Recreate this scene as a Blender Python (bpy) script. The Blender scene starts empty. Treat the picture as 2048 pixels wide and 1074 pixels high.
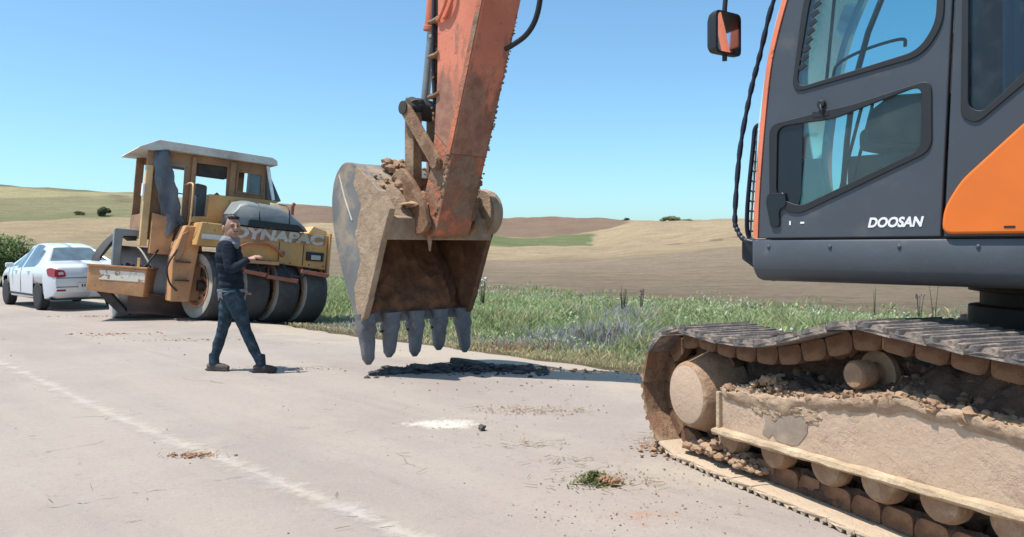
import bpy, bmesh, math, random
import numpy as np
from mathutils import Vector, Matrix, noise as mnoise
R_ = math.radians
random.seed(7); RNG = np.random.default_rng(7)
scene = bpy.context.scene
COL = scene.collection

# ---------------------------------------------------------------- camera
EYE = 1.4
cd = bpy.data.cameras.new('camera'); cam = bpy.data.objects.new('camera', cd); COL.objects.link(cam)
cam.location = (0, 0, EYE); cam.rotation_euler = (R_(90), 0, 0)
cd.sensor_width = 36.0; cd.lens = 36.0 * 1600 / 2048
cd.shift_y = -42.0 / 2048
cd.clip_start = 0.05; cd.clip_end = 5000
scene.camera = cam

# ---------------------------------------------------------------- sky and sun
SUN_EL = R_(69.0); SUN_AZ = Vector((-0.965, -0.26)).normalized()      # horizontal direction towards the sun
world = bpy.data.worlds.new('World'); scene.world = world; world.use_nodes = True
wn = world.node_tree; wn.nodes.clear()
sky = wn.nodes.new('ShaderNodeTexSky'); sky.sky_type = 'NISHITA'; sky.sun_disc = False
sky.sun_elevation = SUN_EL; sky.sun_rotation = math.atan2(SUN_AZ.x, SUN_AZ.y)
sky.altitude = 800; sky.air_density = 0.9; sky.dust_density = 2.2; sky.ozone_density = 4.0
bg = wn.nodes.new('ShaderNodeBackground'); bg.inputs['Strength'].default_value = 0.15
wo = wn.nodes.new('ShaderNodeOutputWorld')
tint = wn.nodes.new('ShaderNodeMix'); tint.data_type = 'RGBA'; tint.blend_type = 'MULTIPLY'; tint.inputs[0].default_value = 1.0; tint.inputs[7].default_value = (.80, 1.02, .98, 1)   # white balance of the clear sky
wn.links.new(sky.outputs[0], tint.inputs[6]); wn.links.new(tint.outputs[2], bg.inputs[0]); wn.links.new(bg.outputs[0], wo.inputs[0])
sl = bpy.data.lights.new('sun', 'SUN'); sl.energy = 4.2; sl.angle = R_(0.53); sl.color = (1.0, 0.955, 0.88)
so = bpy.data.objects.new('sun', sl); COL.objects.link(so)
sdir = Vector((SUN_AZ.x * math.cos(SUN_EL), SUN_AZ.y * math.cos(SUN_EL), math.sin(SUN_EL)))
so.rotation_euler = sdir.to_track_quat('Z', 'Y').to_euler(); so.location = (-20, -8, 60)
vs = scene.view_settings
vs.view_transform = 'Standard'; vs.look = 'None'; vs.gamma = 1.0; vs.use_curve_mapping = False
vs.exposure = 0.52
scene.cycles.max_bounces = 8; scene.cycles.transparent_max_bounces = 16
scene.cycles.use_denoising = True

# ---------------------------------------------------------------- material helpers
class NT:
    def __init__(s, name):
        s.m = bpy.data.materials.new(name); s.m.use_nodes = True
        s.t = s.m.node_tree; s.t.nodes.clear()
        s.out = s.t.nodes.new('ShaderNodeOutputMaterial')
        s.co = s.t.nodes.new('ShaderNodeTexCoord').outputs['Object']
    def n(s, typ, **kw):
        nd = s.t.nodes.new(typ)
        for k, v in kw.items(): setattr(nd, k, v)
        return nd
    def l(s, a, b): s.t.links.new(a, b)
    def put(s, sock, v):
        if isinstance(v, (int, float)): sock.default_value = v
        elif isinstance(v, (tuple, list)): sock.default_value = tuple(v) + ((1.0,) if len(v) == 3 and len(sock.default_value) == 4 else ())
        else: s.l(v, sock)
    def scale(s, vec, sc):
        nd = s.n('ShaderNodeMapping'); nd.inputs['Scale'].default_value = sc; s.l(vec, nd.inputs[0]); return nd.outputs[0]
    def off(s, vec, o):
        nd = s.n('ShaderNodeMapping'); nd.inputs['Location'].default_value = o; s.l(vec, nd.inputs[0]); return nd.outputs[0]
    def noise(s, sc, det=4, ro=0.55, vec=None, seed=0, dist=0):
        v = vec if vec is not None else s.co
        if seed: v = s.off(v, (seed * 3.17, seed * 5.31, seed * 1.73))
        nd = s.n('ShaderNodeTexNoise'); nd.inputs['Scale'].default_value = sc; nd.inputs['Detail'].default_value = det
        nd.inputs['Roughness'].default_value = ro; nd.inputs['Distortion'].default_value = dist; s.l(v, nd.inputs['Vector']); return nd.outputs[0]
    def voro(s, sc, feature='F1', vec=None, out=0):
        nd = s.n('ShaderNodeTexVoronoi', feature=feature); nd.inputs['Scale'].default_value = sc
        s.l(vec if vec is not None else s.co, nd.inputs['Vector']); return nd.outputs[out]
    def rng(s, v, lo, hi, a=0.0, b=1.0):
        nd = s.n('ShaderNodeMapRange', interpolation_type='SMOOTHSTEP')
        s.put(nd.inputs[0], v)
        for i, x in enumerate((lo, hi, a, b)): s.put(nd.inputs[i + 1], x)
        return nd.outputs[0]
    def mth(s, op, a, b=0.0, c=None):
        nd = s.n('ShaderNodeMath', operation=op); s.put(nd.inputs[0], a); s.put(nd.inputs[1], b)
        if c is not None: s.put(nd.inputs[2], c)
        return nd.outputs[0]
    def mix(s, f, a, b, blend='MIX'):
        nd = s.n('ShaderNodeMix', data_type='RGBA', blend_type=blend)
        s.put(nd.inputs[0], f); s.put(nd.inputs[6], a); s.put(nd.inputs[7], b); return nd.outputs[2]
    def attr(s, name, out='Color'):
        nd = s.n('ShaderNodeAttribute', attribute_name=name); return nd.outputs[out]
    def sep(s, vec=None):
        nd = s.n('ShaderNodeSeparateXYZ'); s.l(vec if vec is not None else s.co, nd.inputs[0]); return nd.outputs
    def bsdf(s, col, rough=0.7, metal=0.0, bump=None, bstr=0.3, bdist=0.02, **kw):
        b = s.n('ShaderNodeBsdfPrincipled'); s.put(b.inputs['Base Color'], col); s.put(b.inputs['Roughness'], rough); s.put(b.inputs['Metallic'], metal)
        for k, v in kw.items(): s.put(b.inputs[k.replace('_', ' ')], v)
        if bump is not None:
            bp = s.n('ShaderNodeBump'); bp.inputs['Strength'].default_value = bstr; bp.inputs['Distance'].default_value = bdist
            s.l(bump, bp.inputs['Height']); s.l(bp.outputs[0], b.inputs['Normal'])
        s.l(b.outputs[0], s.out.inputs[0]); return b

def paint(name, c, dirt=(0.30, 0.22, 0.15), lo=0.5, hi=0.75, sc=3.0, rough=0.45, chips=None, vary=0.12, bstr=0.15, metal=0.0):
    """worn paint: colour drift, dust or mud patches, fine scratches"""
    t = NT(name)
    d = tuple(max(0, x * (1 - vary * 2)) for x in c); e = tuple(min(1, x * (1 + vary)) for x in c)
    col = t.mix(t.rng(t.noise(1.7, 5), .3, .7), d, e)
    if chips:
        f = t.rng(t.noise(14, 6, .7, seed=3), .60, .66); col = t.mix(f, col, chips)
    f2 = t.mth('MULTIPLY', t.rng(t.noise(sc, 8, .65, seed=1), lo, hi), .9)
    col = t.mix(f2, col, dirt)
    fine = t.noise(60, 4, .7, seed=2)
    col = t.mix(t.rng(fine, .62, .8, 0, .35), col, dirt)
    t.bsdf(col, t.mix(f2, (rough,) * 3, (.9,) * 3), metal, t.noise(25, 6, .65), bstr, .01)
    return t.m

def soil(name, c1, c2, sc=4.0, bsc=18.0, bstr=0.6, bdist=.03, rough=.95, c3=None):
    t = NT(name)
    col = t.mix(t.rng(t.noise(sc, 8, .65), .35, .68), c1, c2)
    if c3: col = t.mix(t.rng(t.noise(sc * .6, 6, .6, seed=4), .52, .66), col, c3)
    col = t.mix(t.rng(t.noise(sc * 14, 3, .6, seed=2), .55, .75, 0, .45), col, tuple(x * .55 for x in c1))
    t.bsdf(col, rough, 0, t.noise(bsc, 10, .7), bstr, bdist)
    return t.m

def simple(name, c, rough=.5, metal=0.0, vary=.1, bstr=.05, **kw):
    t = NT(name)
    col = t.mix(t.rng(t.noise(5, 5), .3, .7), tuple(x * (1 - vary) for x in c), tuple(min(1, x * (1 + vary)) for x in c))
    t.bsdf(col, rough, metal, t.noise(40, 4), bstr, .004, **kw)
    return t.m

def glass_mat(name, tint, alpha_mix=.5, rough=.03, dust=.07):
    """thin tinted pane: part see-through, part mirror-like"""
    t = NT(name)
    tr = t.n('ShaderNodeBsdfTransparent'); tr.inputs[0].default_value = tint + (1,)
    gl = t.n('ShaderNodeBsdfGlossy'); gl.inputs['Color'].default_value = (1, 1, 1, 1); gl.inputs['Roughness'].default_value = rough
    fr = t.n('ShaderNodeFresnel'); fr.inputs[0].default_value = 1.38
    mx = t.n('ShaderNodeMixShader'); t.l(t.mth('MULTIPLY', fr.outputs[0], .8), mx.inputs[0]); t.l(tr.outputs[0], mx.inputs[1]); t.l(gl.outputs[0], mx.inputs[2])
    du = t.n('ShaderNodeBsdfDiffuse'); du.inputs[0].default_value = (.34, .36, .35, 1)                      # film of dust
    m2 = t.n('ShaderNodeMixShader'); t.l(t.mth('ADD', t.rng(t.noise(7, 7, .7), .45, .8, 0, dust), alpha_mix), m2.inputs[0]); t.l(mx.outputs[0], m2.inputs[1]); t.l(du.outputs[0], m2.inputs[2]); t.l(m2.outputs[0], t.out.inputs[0])
    return t.m

# ---------------------------------------------------------------- mesh helpers
I4 = Matrix.Identity(4)
class MB:
    """collects shapes; build() links them as ONE mesh object"""
    def __init__(s, M=None): s.v = []; s.f = []; s.M = M
    def add(s, vs_, fs_):
        k = len(s.v)
        s.v += [tuple(s.M @ Vector(p)) for p in vs_] if s.M is not None else [tuple(p) for p in vs_]
        s.f += [tuple(i + k for i in f) for f in fs_]; return s
    def box(s, c, d, rot=None, taper=1.0):
        hx, hy, hz = d[0] / 2, d[1] / 2, d[2] / 2
        P = [Vector((x * hx * (taper if z > 0 else 1), y * hy * (taper if z > 0 else 1), z * hz)) for z in (-1, 1) for y in (-1, 1) for x in (-1, 1)]
        if rot is not None: P = [rot @ p for p in P]
        return s.add([p + Vector(c) for p in P], [(0, 2, 3, 1), (4, 5, 7, 6), (0, 1, 5, 4), (2, 6, 7, 3), (0, 4, 6, 2), (1, 3, 7, 5)])
    def bb(s, a, b):
        return s.box([(a[i] + b[i]) / 2 for i in range(3)], [abs(b[i] - a[i]) for i in range(3)])
    def prism(s, poly, w0, w1, plane='xz', scale1=1.0):
        """2-D outline extruded along the third axis"""
        def P(u, v, w): return {'xz': (u, w, v), 'xy': (u, v, w), 'yz': (w, u, v)}[plane]
        n = len(poly)
        cu = sum(p[0] for p in poly) / n; cv = sum(p[1] for p in poly) / n
        vs_ = [P(u, v, w0) for u, v in poly] + [P(cu + (u - cu) * scale1, cv + (v - cv) * scale1, w1) for u, v in poly]
        fs_ = [tuple(range(n)), tuple(range(2 * n - 1, n - 1, -1))] + [(i, i + n, (i + 1) % n + n, (i + 1) % n) for i in range(n)]
        return s.add(vs_, fs_)
    def loft(s, rings, caps=True, closed=True):
        n = len(rings[0]); vs_ = [p for r in rings for p in r]; fs_ = []
        for a in range(len(rings) - 1):
            for i in range(n if closed else n - 1):
                j = (i + 1) % n; fs_.append((a * n + i, a * n + j, (a + 1) * n + j, (a + 1) * n + i))
        if caps and closed:
            fs_.append(tuple(range(n - 1, -1, -1))); fs_.append(tuple((len(rings) - 1) * n + i for i in range(n)))
        return s.add(vs_, fs_)
    def tube(s, pts, r, n=8, caps=True):
        pts = [Vector(p) for p in pts]; rr = r if isinstance(r, (list, tuple)) else [r] * len(pts)
        rings = []; up = None
        for i, p in enumerate(pts):
            d = (pts[min(i + 1, len(pts) - 1)] - pts[max(i - 1, 0)]).normalized()
            if up is None: up = d.orthogonal().normalized()
            up = (up - d * up.dot(d)).normalized(); w = d.cross(up)
            rings.append([p + (up * math.cos(2 * math.pi * k / n) + w * math.sin(2 * math.pi * k / n)) * rr[i] for k in range(n)])
        return s.loft(rings, caps)
    def lathe(s, prof, o, ax, n=24, caps=True):
        """prof: (radius, distance along ax)"""
        o = Vector(o); ax = Vector(ax).normalized(); u = ax.orthogonal().normalized(); w = ax.cross(u)
        return s.loft([[o + ax * h + (u * math.cos(2 * math.pi * k / n) + w * math.sin(2 * math.pi * k / n)) * max(r, 1e-4) for k in range(n)] for r, h in prof], caps)
    def cyl(s, p0, p1, r, r1=None, n=16):
        p0, p1 = Vector(p0), Vector(p1)
        return s.lathe([(r, 0), (r1 if r1 is not None else r, (p1 - p0).length)], p0, p1 - p0, n)
    def blob(s, c, r, sub=1, amp=.35, seed=0, freq=1.0):
        vs_, fs_ = ICO[sub]; r = r if isinstance(r, (tuple, list)) else (r, r, r); out = []
        for p in vs_:
            k = 1 + amp * mnoise.noise(Vector(p) * 1.7 * freq + Vector((seed * 7.3, seed * 1.9, seed * 4.1)))
            if sub > 2: k += amp * .5 * mnoise.noise(Vector(p) * 5 * freq + Vector((seed * 2.3, seed * 4.9, seed)))
            out.append((c[0] + p[0] * r[0] * k, c[1] + p[1] * r[1] * k, c[2] + p[2] * r[2] * k))
        return s.add(out, fs_)
    def build(s, name, mat, parent=None, smooth=None, bevel=0.0, seg=2):
        me = bpy.data.meshes.new(name); me.from_pydata(s.v, [], s.f); me.validate()
        bm = bmesh.new(); bm.from_mesh(me); bmesh.ops.recalc_face_normals(bm, faces=bm.faces[:]); bm.to_mesh(me); bm.free()
        if mat is not None: me.materials.append(M_[mat] if isinstance(mat, str) else mat)
        if smooth is not None and len(me.polygons):
            me.shade_smooth()
            if smooth < 180: me.set_sharp_from_angle(angle=R_(smooth))
        return link(name, me, parent, bevel, seg)
def link(name, me, parent=None, bevel=0.0, seg=2):
    o = bpy.data.objects.new(name, me); COL.objects.link(o)
    if parent is not None: o.parent = parent
    if bevel:
        b = o.modifiers.new('edge', 'BEVEL'); b.width = bevel; b.segments = seg; b.limit_method = 'ANGLE'; b.angle_limit = R_(30)
    return o
def make_ico():
    d = {}
    for sub in (1, 2, 3, 4):
        bm = bmesh.new(); bmesh.ops.create_icosphere(bm, subdivisions=sub, radius=1)
        bm.verts.ensure_lookup_table(); d[sub] = ([tuple(v.co) for v in bm.verts], [tuple(v.index for v in f.verts) for f in bm.faces]); bm.free()
    return d
ICO = make_ico()
def tag(o, label=None, cat=None, group=None, kind=None):
    if label: o['label'] = label
    if cat: o['category'] = cat
    if group: o['group'] = group
    if kind: o['kind'] = kind
    return o
def empty(name, M=None):
    o = bpy.data.objects.new(name, None); COL.objects.link(o); o.empty_display_size = .2
    if M is not None: o.matrix_world = M
    return o
def frame(o, ax, tilt=0.0):
    """matrix with origin o, local x along ax (horizontal) then tilted about local y"""
    a = math.atan2(ax[1], ax[0])
    return Matrix.Translation(Vector(o)) @ Matrix.Rotation(a, 4, 'Z') @ Matrix.Rotation(tilt, 4, 'Y')
def raw_mesh(name, V, F, mat, parent=None, colors=None, smooth=False):
    """big meshes straight from numpy; F is an (n,3) or (n,4) array"""
    V = np.asarray(V, np.float32); F = np.asarray(F, np.int32)
    me = bpy.data.meshes.new(name); me.vertices.add(len(V)); me.vertices.foreach_set('co', V.ravel())
    k = F.shape[1]; me.loops.add(F.size); me.loops.foreach_set('vertex_index', F.ravel())
    me.polygons.add(len(F)); me.polygons.foreach_set('loop_start', np.arange(0, F.size, k, dtype=np.int32))
    if colors is not None:
        a = me.color_attributes.new('tone', 'FLOAT_COLOR', 'POINT')
        c = np.ones((len(V), 4), np.float32); c[:, :3] = colors; a.data.foreach_set('color', c.ravel())
    me.update(); me.validate()
    if smooth: me.shade_smooth()
    me.materials.append(M_[mat] if isinstance(mat, str) else mat)
    return link(name, me, parent)
def text_mesh(name, txt, size, M, mat, parent, depth=.002, shear=0.0, bold=0.0, width=None):
    cu = bpy.data.curves.new(name, 'FONT'); cu.body = txt; cu.size = size; cu.extrude = depth; cu.offset = bold; cu.align_x = 'LEFT'; cu.shear = shear
    to = bpy.data.objects.new(name, cu); COL.objects.link(to)
    dg = bpy.context.evaluated_depsgraph_get(); dg.update(); me = bpy.data.meshes.new_from_object(to.evaluated_get(dg)); bpy.data.objects.remove(to)
    xs = [v.co.x for v in me.vertices]
    if width: 
        k = width / (max(xs) - min(xs)); x0 = min(xs)
        for v in me.vertices: v.co.x = (v.co.x - x0) * k
    me.transform(M); me.materials.clear(); me.materials.append(M_[mat])
    me.name = name
    return link(name, me, parent)

# ---------------------------------------------------------------- road frame: u along the road (away to the left), v across (towards the field)
RU = np.array([-.70, .714]); RV = np.array([.714, .70])
def uv(x, y): return x * RU[0] + y * RU[1], x * RV[0] + y * RV[1]
def xy(u, v): return u * RU[0] + v * RV[0], u * RU[1] + v * RV[1]
def sstep(a, b, x): t = np.clip((x - a) / (b - a), 0, 1); return t * t * (3 - 2 * t)
ROAD_EDGE = 7.75
def near_z(u, v):
    return -0.095 * np.clip(v - 6.6, 0, 2.4) * sstep(2, 9, u + v * .0) - 0.03 * np.clip(v - 6.6, 0, 2.4) * (1 - sstep(2, 9, u))
# ---------------------------------------------------------------- materials
M_ = {}
def road_mat():
    t = NT('dusty_asphalt'); co = t.co
    n1 = t.noise(.35, 6, .6); n2 = t.noise(1.6, 8, .65, seed=2); fine = t.noise(70, 3, .7, seed=3); peb = t.voro(95)
    col = t.mix(t.rng(n1, .35, .65), (.288, .238, .208), (.328, .275, .240))
    col = t.mix(t.rng(n2, .45, .7, 0, .6), col, (.345, .297, .255))
    a = t.attr('tone'); sp = t.n('ShaderNodeSeparateColor'); t.l(a, sp.inputs[0])
    dust, white, red = sp.outputs[0], sp.outputs[1], sp.outputs[2]
    col = t.mix(t.mth('MULTIPLY', t.rng(t.mth('ADD', dust, t.mth('MULTIPLY', t.mth('SUBTRACT', n2, .5), 1.2)), .35, .85), .85), col, (.40, .328, .25))
    rot = t.n('ShaderNodeMapping'); rot.inputs['Rotation'].default_value = (0, 0, R_(-44.4)); t.l(co, rot.inputs[0]); stv = t.scale(rot.outputs[0], (1.3, .10, 1))
    col = t.mix(t.rng(t.noise(1.5, 6, .6, vec=stv, seed=12), .42, .66, 0, .45), col, (.37, .312, .262)); col = t.mix(t.rng(t.noise(2.6, 6, .6, vec=stv, seed=15), .55, .72, 0, .35), col, (.24, .205, .185))
    rn = t.noise(7, 8, .75, seed=6)
    col = t.mix(t.rng(t.mth('MULTIPLY', red, rn), .40, .56, 0, .6), col, (.34, .19, .125))
    wn_ = t.noise(5, 9, .75, seed=5)
    col = t.mix(t.rng(t.mth('ADD', white, t.mth('MULTIPLY', t.mth('SUBTRACT', wn_, .5), 1.6)), .42, .85, 0, .75), col, (.62, .575, .50))
    col = t.mix(t.rng(fine, .56, .74, 0, .30), col, (.14, .12, .11))
    col = t.mix(t.rng(t.noise(28, 5, .8, seed=31), .52, .70, 0, .38), col, (.17, .14, .125)); col = t.mix(t.rng(t.noise(40, 4, .8, seed=33), .56, .72, 0, .35), col, (.47, .415, .36))
    col = t.mix(t.rng(peb, .0, .22, .28, 0), col, (.10, .09, .085))
    col = t.mix(t.rng(t.noise(150, 2, .5, seed=9), .62, .72, 0, .5), col, (.5, .46, .42))
    # hairline cracks: cell borders, broken up
    vv = t.n('ShaderNodeVectorMath', operation='ADD'); t.l(co, vv.inputs[0])
    nz = t.n('ShaderNodeTexNoise'); nz.inputs['Scale'].default_value = 1.3; nz.inputs['Detail'].default_value = 6; t.l(co, nz.inputs['Vector']); 
    sc = t.n('ShaderNodeVectorMath', operation='SCALE'); t.l(nz.outputs['Color'], sc.inputs[0]); sc.inputs['Scale'].default_value = .9; t.l(sc.outputs[0], vv.inputs[1])
    cr = t.voro(.55, 'DISTANCE_TO_EDGE', vv.outputs[0])
    crk = t.mth('MULTIPLY', t.rng(cr, .0, .012, 1, 0), t.rng(t.noise(.9, 5, .6, seed=8), .58, .68))
    col = t.mix(t.mth('MULTIPLY', crk, .55), col, (.13, .105, .09))
    h = t.mth('ADD', t.mth('MULTIPLY', t.noise(120, 4, .7), .6), t.mth('ADD', t.noise(9, 8, .7), t.mth('MULTIPLY', crk, -.6)))
    t.bsdf(col, .92, 0, h, .38, .012, Specular_IOR_Level=.25); return t.m
M_['road'] = road_mat()
def ground_mat():
    t = NT('field_soil'); a = t.attr('tone')
    co = t.co; st = t.scale(co, (.5, 2.2, 1.0))
    col = t.mix(t.rng(t.noise(.05, 8, .65), .3, .7, 0, .5), a, t.mix(.5, a, (.42, .32, .20)))
    col = t.mix(t.rng(t.noise(.22, 9, .72, vec=st), .40, .64, 0, .75), col, t.mix(.55, a, (.13, .095, .06)))
    col = t.mix(t.rng(t.noise(3.5, 6, .75, vec=st, seed=2), .44, .66, 0, .75), col, t.mix(.6, a, (.09, .07, .042)))
    col = t.mix(t.rng(t.noise(9, 4, .7, vec=st, seed=4), .55, .75, 0, .5), col, t.mix(.5, a, (.60, .50, .34)))
    col = t.mix(t.rng(t.noise(1.1, 9, .8, seed=21), .50, .64, 0, .70), col, t.mix(.7, a, (.11, .085, .055))); col = t.mix(t.rng(t.noise(1.7, 9, .8, seed=23), .54, .66, 0, .55), col, t.mix(.5, a, (.55, .43, .28)))
    # old tractor lines following the slope
    wv = t.n('ShaderNodeTexWave'); wv.inputs['Scale'].default_value = .09; wv.inputs['Distortion'].default_value = 5; wv.inputs['Detail'].default_value = 3; t.l(t.scale(co, (.35, 1, 1)), wv.inputs[0])
    col = t.mix(t.rng(wv.outputs[0], .75, 1.0, 0, .16), col, t.mix(.5, a, (.12, .09, .06)))
    col = t.mix(t.rng(t.noise(.35, 7, .7, seed=9), .58, .68, 0, .35), col, (.15, .165, .075))
    t.bsdf(col, .97, 0, t.noise(2.2, 10, .8), 1.0, .35, Specular_IOR_Level=.15); return t.m
M_['ground'] = ground_mat()
def leaf_mat(name, rough=.6, trans=.4):
    t = NT(name); a = t.attr('tone')
    d = t.n('ShaderNodeBsdfPrincipled'); t.l(a, d.inputs['Base Color']); d.inputs['Roughness'].default_value = rough; d.inputs['Specular IOR Level'].default_value = .3
    tl = t.n('ShaderNodeBsdfTranslucent'); t.l(a, tl.inputs[0])
    mx = t.n('ShaderNodeMixShader'); mx.inputs[0].default_value = trans; t.l(d.outputs[0], mx.inputs[1]); t.l(tl.outputs[0], mx.inputs[2]); t.l(mx.outputs[0], t.out.inputs[0])
    return t.m
M_['leaf'] = leaf_mat('leaf_tissue')
def line_mat():
    t = NT('worn_line_paint')
    b = t.n('ShaderNodeBsdfPrincipled'); c = t.mix(t.rng(t.noise(3, 5), .35, .65), (.56, .50, .455), (.58, .50, .41)); t.l(c, b.inputs['Base Color']); b.inputs['Roughness'].default_value = .9
    a = t.attr('tone'); tr = t.n('ShaderNodeBsdfTransparent')
    f = t.rng(t.mth('ADD', t.noise(4.5, 9, .78), t.mth('MULTIPLY', t.mth('SUBTRACT', a, .5), .55)), .50, .86, 0, .60)
    mx = t.n('ShaderNodeMixShader'); t.l(f, mx.inputs[0]); t.l(tr.outputs[0], mx.inputs[1]); t.l(b.outputs[0], mx.inputs[2]); t.l(mx.outputs[0], t.out.inputs[0]); return t.m
M_['line'] = line_mat()
def muddy_iron(name, iron, mud, lo, hi, mud2=None, rough=.8, sc=2.4, bstr=.7):
    t = NT(name)
    c = t.mix(t.rng(t.noise(6, 7, .7), .35, .7), iron, tuple(x * 1.5 for x in iron))
    m = t.mix(t.rng(t.noise(5, 8, .7, seed=3), .35, .65), mud, mud2 or tuple(x * .7 for x in mud))
    f = t.rng(t.noise(sc, 9, .72, seed=1), lo, hi)
    col = t.mix(f, c, m)
    col = t.mix(t.rng(t.noise(45, 4, .7, seed=5), .55, .75, 0, .45), col, tuple(x * .4 for x in mud))
    h = t.mth('ADD', t.mth('MULTIPLY', f, .8), t.noise(22, 9, .72))
    t.bsdf(col, t.mix(f, (rough,) * 3, (.97,) * 3), 0, h, bstr, .02); return t.m
M_['mud_iron'] = muddy_iron('mud_caked_steel', (.17, .085, .045), (.40, .27, .165), .42, .6, (.30, .185, .11))
M_['mud_link'] = muddy_iron('rusty_track_link', (.11, .05, .026), (.27, .15, .085), .42, .62, (.19, .095, .05))
M_['mud_frame'] = muddy_iron('dust_coated_frame', (.38, .265, .19), (.52, .375, .265), .40, .52, (.49, .345, .245), sc=1.7, bstr=.45)
M_['dark_frame'] = muddy_iron('darker_frame_patch', (.25, .19, .145), (.30, .225, .17), .45, .6, (.22, .165, .125), sc=3, bstr=.2)
M_['mud_ledge'] = muddy_iron('dry_mud_ledge', (.46, .34, .225), (.53, .40, .265), .4, .6, (.42, .30, .19), sc=4)
M_['mud_hub'] = muddy_iron('mud_coated_hub', (.29, .165, .095), (.46, .32, .21), .44, .60, (.38, .25, .16), sc=3.0)
M_['shoe'] = muddy_iron('worn_track_shoe', (.11, .095, .09), (.44, .36, .30), .44, .62, (.28, .22, .18), rough=.75, sc=5)
M_['shoe_ground'] = muddy_iron('clay_covered_shoe', (.50, .38, .27), (.60, .46, .32), .35, .6, (.48, .36, .26), sc=3)
M_['soil_dark'] = soil('dark_brown_soil', (.095, .056, .040), (.19, .115, .078), 5, 16, 1.0, .05, c3=(.07, .042, .031))  # darker than the clay crust around it
M_['soil_red'] = soil('reddish_crumbled_soil', (.26, .155, .10), (.17, .098, .065), 6, 22, .9, .03)
M_['soil_light'] = soil('dry_clay', (.52, .37, .25), (.38, .25, .165), 7, 24, .9, .03)
M_['clod'] = soil('dry_clod', (.40, .26, .165), (.28, .165, .10), 8, 22, .8, .02)
M_['rubble'] = soil('asphalt_and_shadow', (.040, .038, .039), (.10, .092, .088), 8, 30, .8, .03)  # near-black asphalt, also standing for the bucket's shadow on the road
M_['red_soil'] = soil('red_clay_crumbs', (.40, .23, .14), (.30, .15, .085), 12, 30, .8, .02)
M_['stone'] = soil('small_stone', (.22, .19, .17), (.36, .31, .26), 9, 30, .6, .01)
M_['orange'] = paint('orange_paint', (.80, .175, .018), (.30, .16, .09), .60, .85, 2.0, .35, vary=.06, bstr=.05)
M_['orange_arm'] = paint('weathered_orange_arm', (.66, .19, .10), (.34, .20, .13), .56, .78, 1.6, .6, chips=(.30, .10, .06), vary=.12)
M_['arm_low'] = muddy_iron('mud_streaked_arm', (.44, .135, .07), (.33, .21, .135), .40, .56, (.21, .115, .075), sc=2.2)
def arm_mat():
    t = NT('orange_arm_with_splashed_mud'); z = t.sep()[2]
    c = t.mix(t.rng(t.noise(1.7, 5), .3, .7), (.58, .175, .10), (.70, .225, .135)); c = t.mix(t.rng(t.noise(16, 6, .7, seed=3), .60, .67, 0, .8), c, (.30, .10, .06))
    up = t.rng(z, 2.3, 4.3, .30, -.10); f = t.rng(t.mth('ADD', t.noise(2.6, 9, .72, vec=t.scale(t.co, (1.6, 1.6, .55)), seed=1), up), .56, .72); m = t.mix(t.rng(t.noise(6, 8, .7, seed=4), .35, .65), (.33, .19, .125), (.20, .095, .06))
    c = t.mix(t.mth('MULTIPLY', f, .85), c, m); t.bsdf(c, .75, 0, t.mth('ADD', t.mth('MULTIPLY', f, .5), t.noise(25, 8, .7)), .35, .012); return t.m
M_['arm_grad'] = arm_mat()
M_['grey'] = paint('charcoal_cab_paint', (.060, .068, .082), (.20, .18, .16), .55, .90, 2.2, .42, vary=.07, bstr=.03)
M_['grey_beam'] = paint('dusty_charcoal_beam', (.064, .073, .086), (.25, .22, .19), .56, .85, 3.0, .5, vary=.1)
M_['black'] = simple('black_rubber', (.014, .015, .018), .55)
M_['black_gloss'] = simple('black_gloss_trim', (.010, .012, .018), .25)
M_['navy'] = simple('dark_hose_cover', (.018, .022, .040), .45)
M_['steel'] = simple('worn_steel', (.35, .34, .33), .45, .7)
M_['white_text'] = simple('white_decal', (.82, .82, .80), .6)
M_['cab_glass'] = glass_mat('tinted_cab_glass', (.56, .82, .86), .05)
M_['cab_glass2'] = glass_mat('tinted_lower_glass', (.58, .82, .83), .10)
M_['guard_mesh'] = simple('pale_guard_mesh', (.42, .44, .46), .6)
M_['dark_glass'] = glass_mat('dark_quarter_glass', (.40, .56, .66), .05)
M_['clear_glass'] = glass_mat('clear_windshield', (.97, .99, 1.0), .0, .03, .0)
M_['mirror'] = simple('mirror_glass', (.85, .85, .87), .04, 1.0, 0, 0)
M_['seat_cover'] = simple('beige_seat_cover', (.70, .64, .54), .9)
M_['seat'] = simple('grey_seat_fabric', (.13, .14, .15), .9)
M_['curtain'] = simple('pale_curtain', (.40, .44, .48), .9)
M_['bucket_out'] = paint('scuffed_bucket_steel', (.165, .160, .152), (.36, .27, .19), .47, .66, 2.6, .55, vary=.10)
M_['bucket_mud'] = muddy_iron('clay_covered_bucket', (.34, .235, .155), (.46, .335, .225), .36, .6, (.36, .25, .165), sc=3.2, bstr=1.0)
M_['bucket_in'] = muddy_iron('shaded_rust_and_clay', (.13, .058, .028), (.27, .125, .062), .38, .55, (.17, .078, .038), sc=2.6)  # rust and clay browns lowered for the deep shade inside the bucket
M_['tooth'] = muddy_iron('scraped_tooth_steel', (.13, .13, .14), (.30, .26, .23), .5, .66, (.2, .18, .16), sc=7, rough=.5)
M_['yellow'] = paint('faded_yellow_paint', (.53, .295, .10), (.42, .29, .17), .46, .74, 1.3, .6, chips=(.26, .12, .06), vary=.14)
M_['tan_paint'] = paint('sunbleached_yellow_post', (.62, .40, .19), (.34, .20, .11), .58, .82, 1.6, .65, chips=(.28, .15, .08), vary=.12)
M_['orange_old'] = paint('rusting_orange_paint', (.54, .275, .125), (.33, .19, .115), .50, .72, 2.2, .7, chips=(.22, .09, .05), vary=.15)
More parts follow.
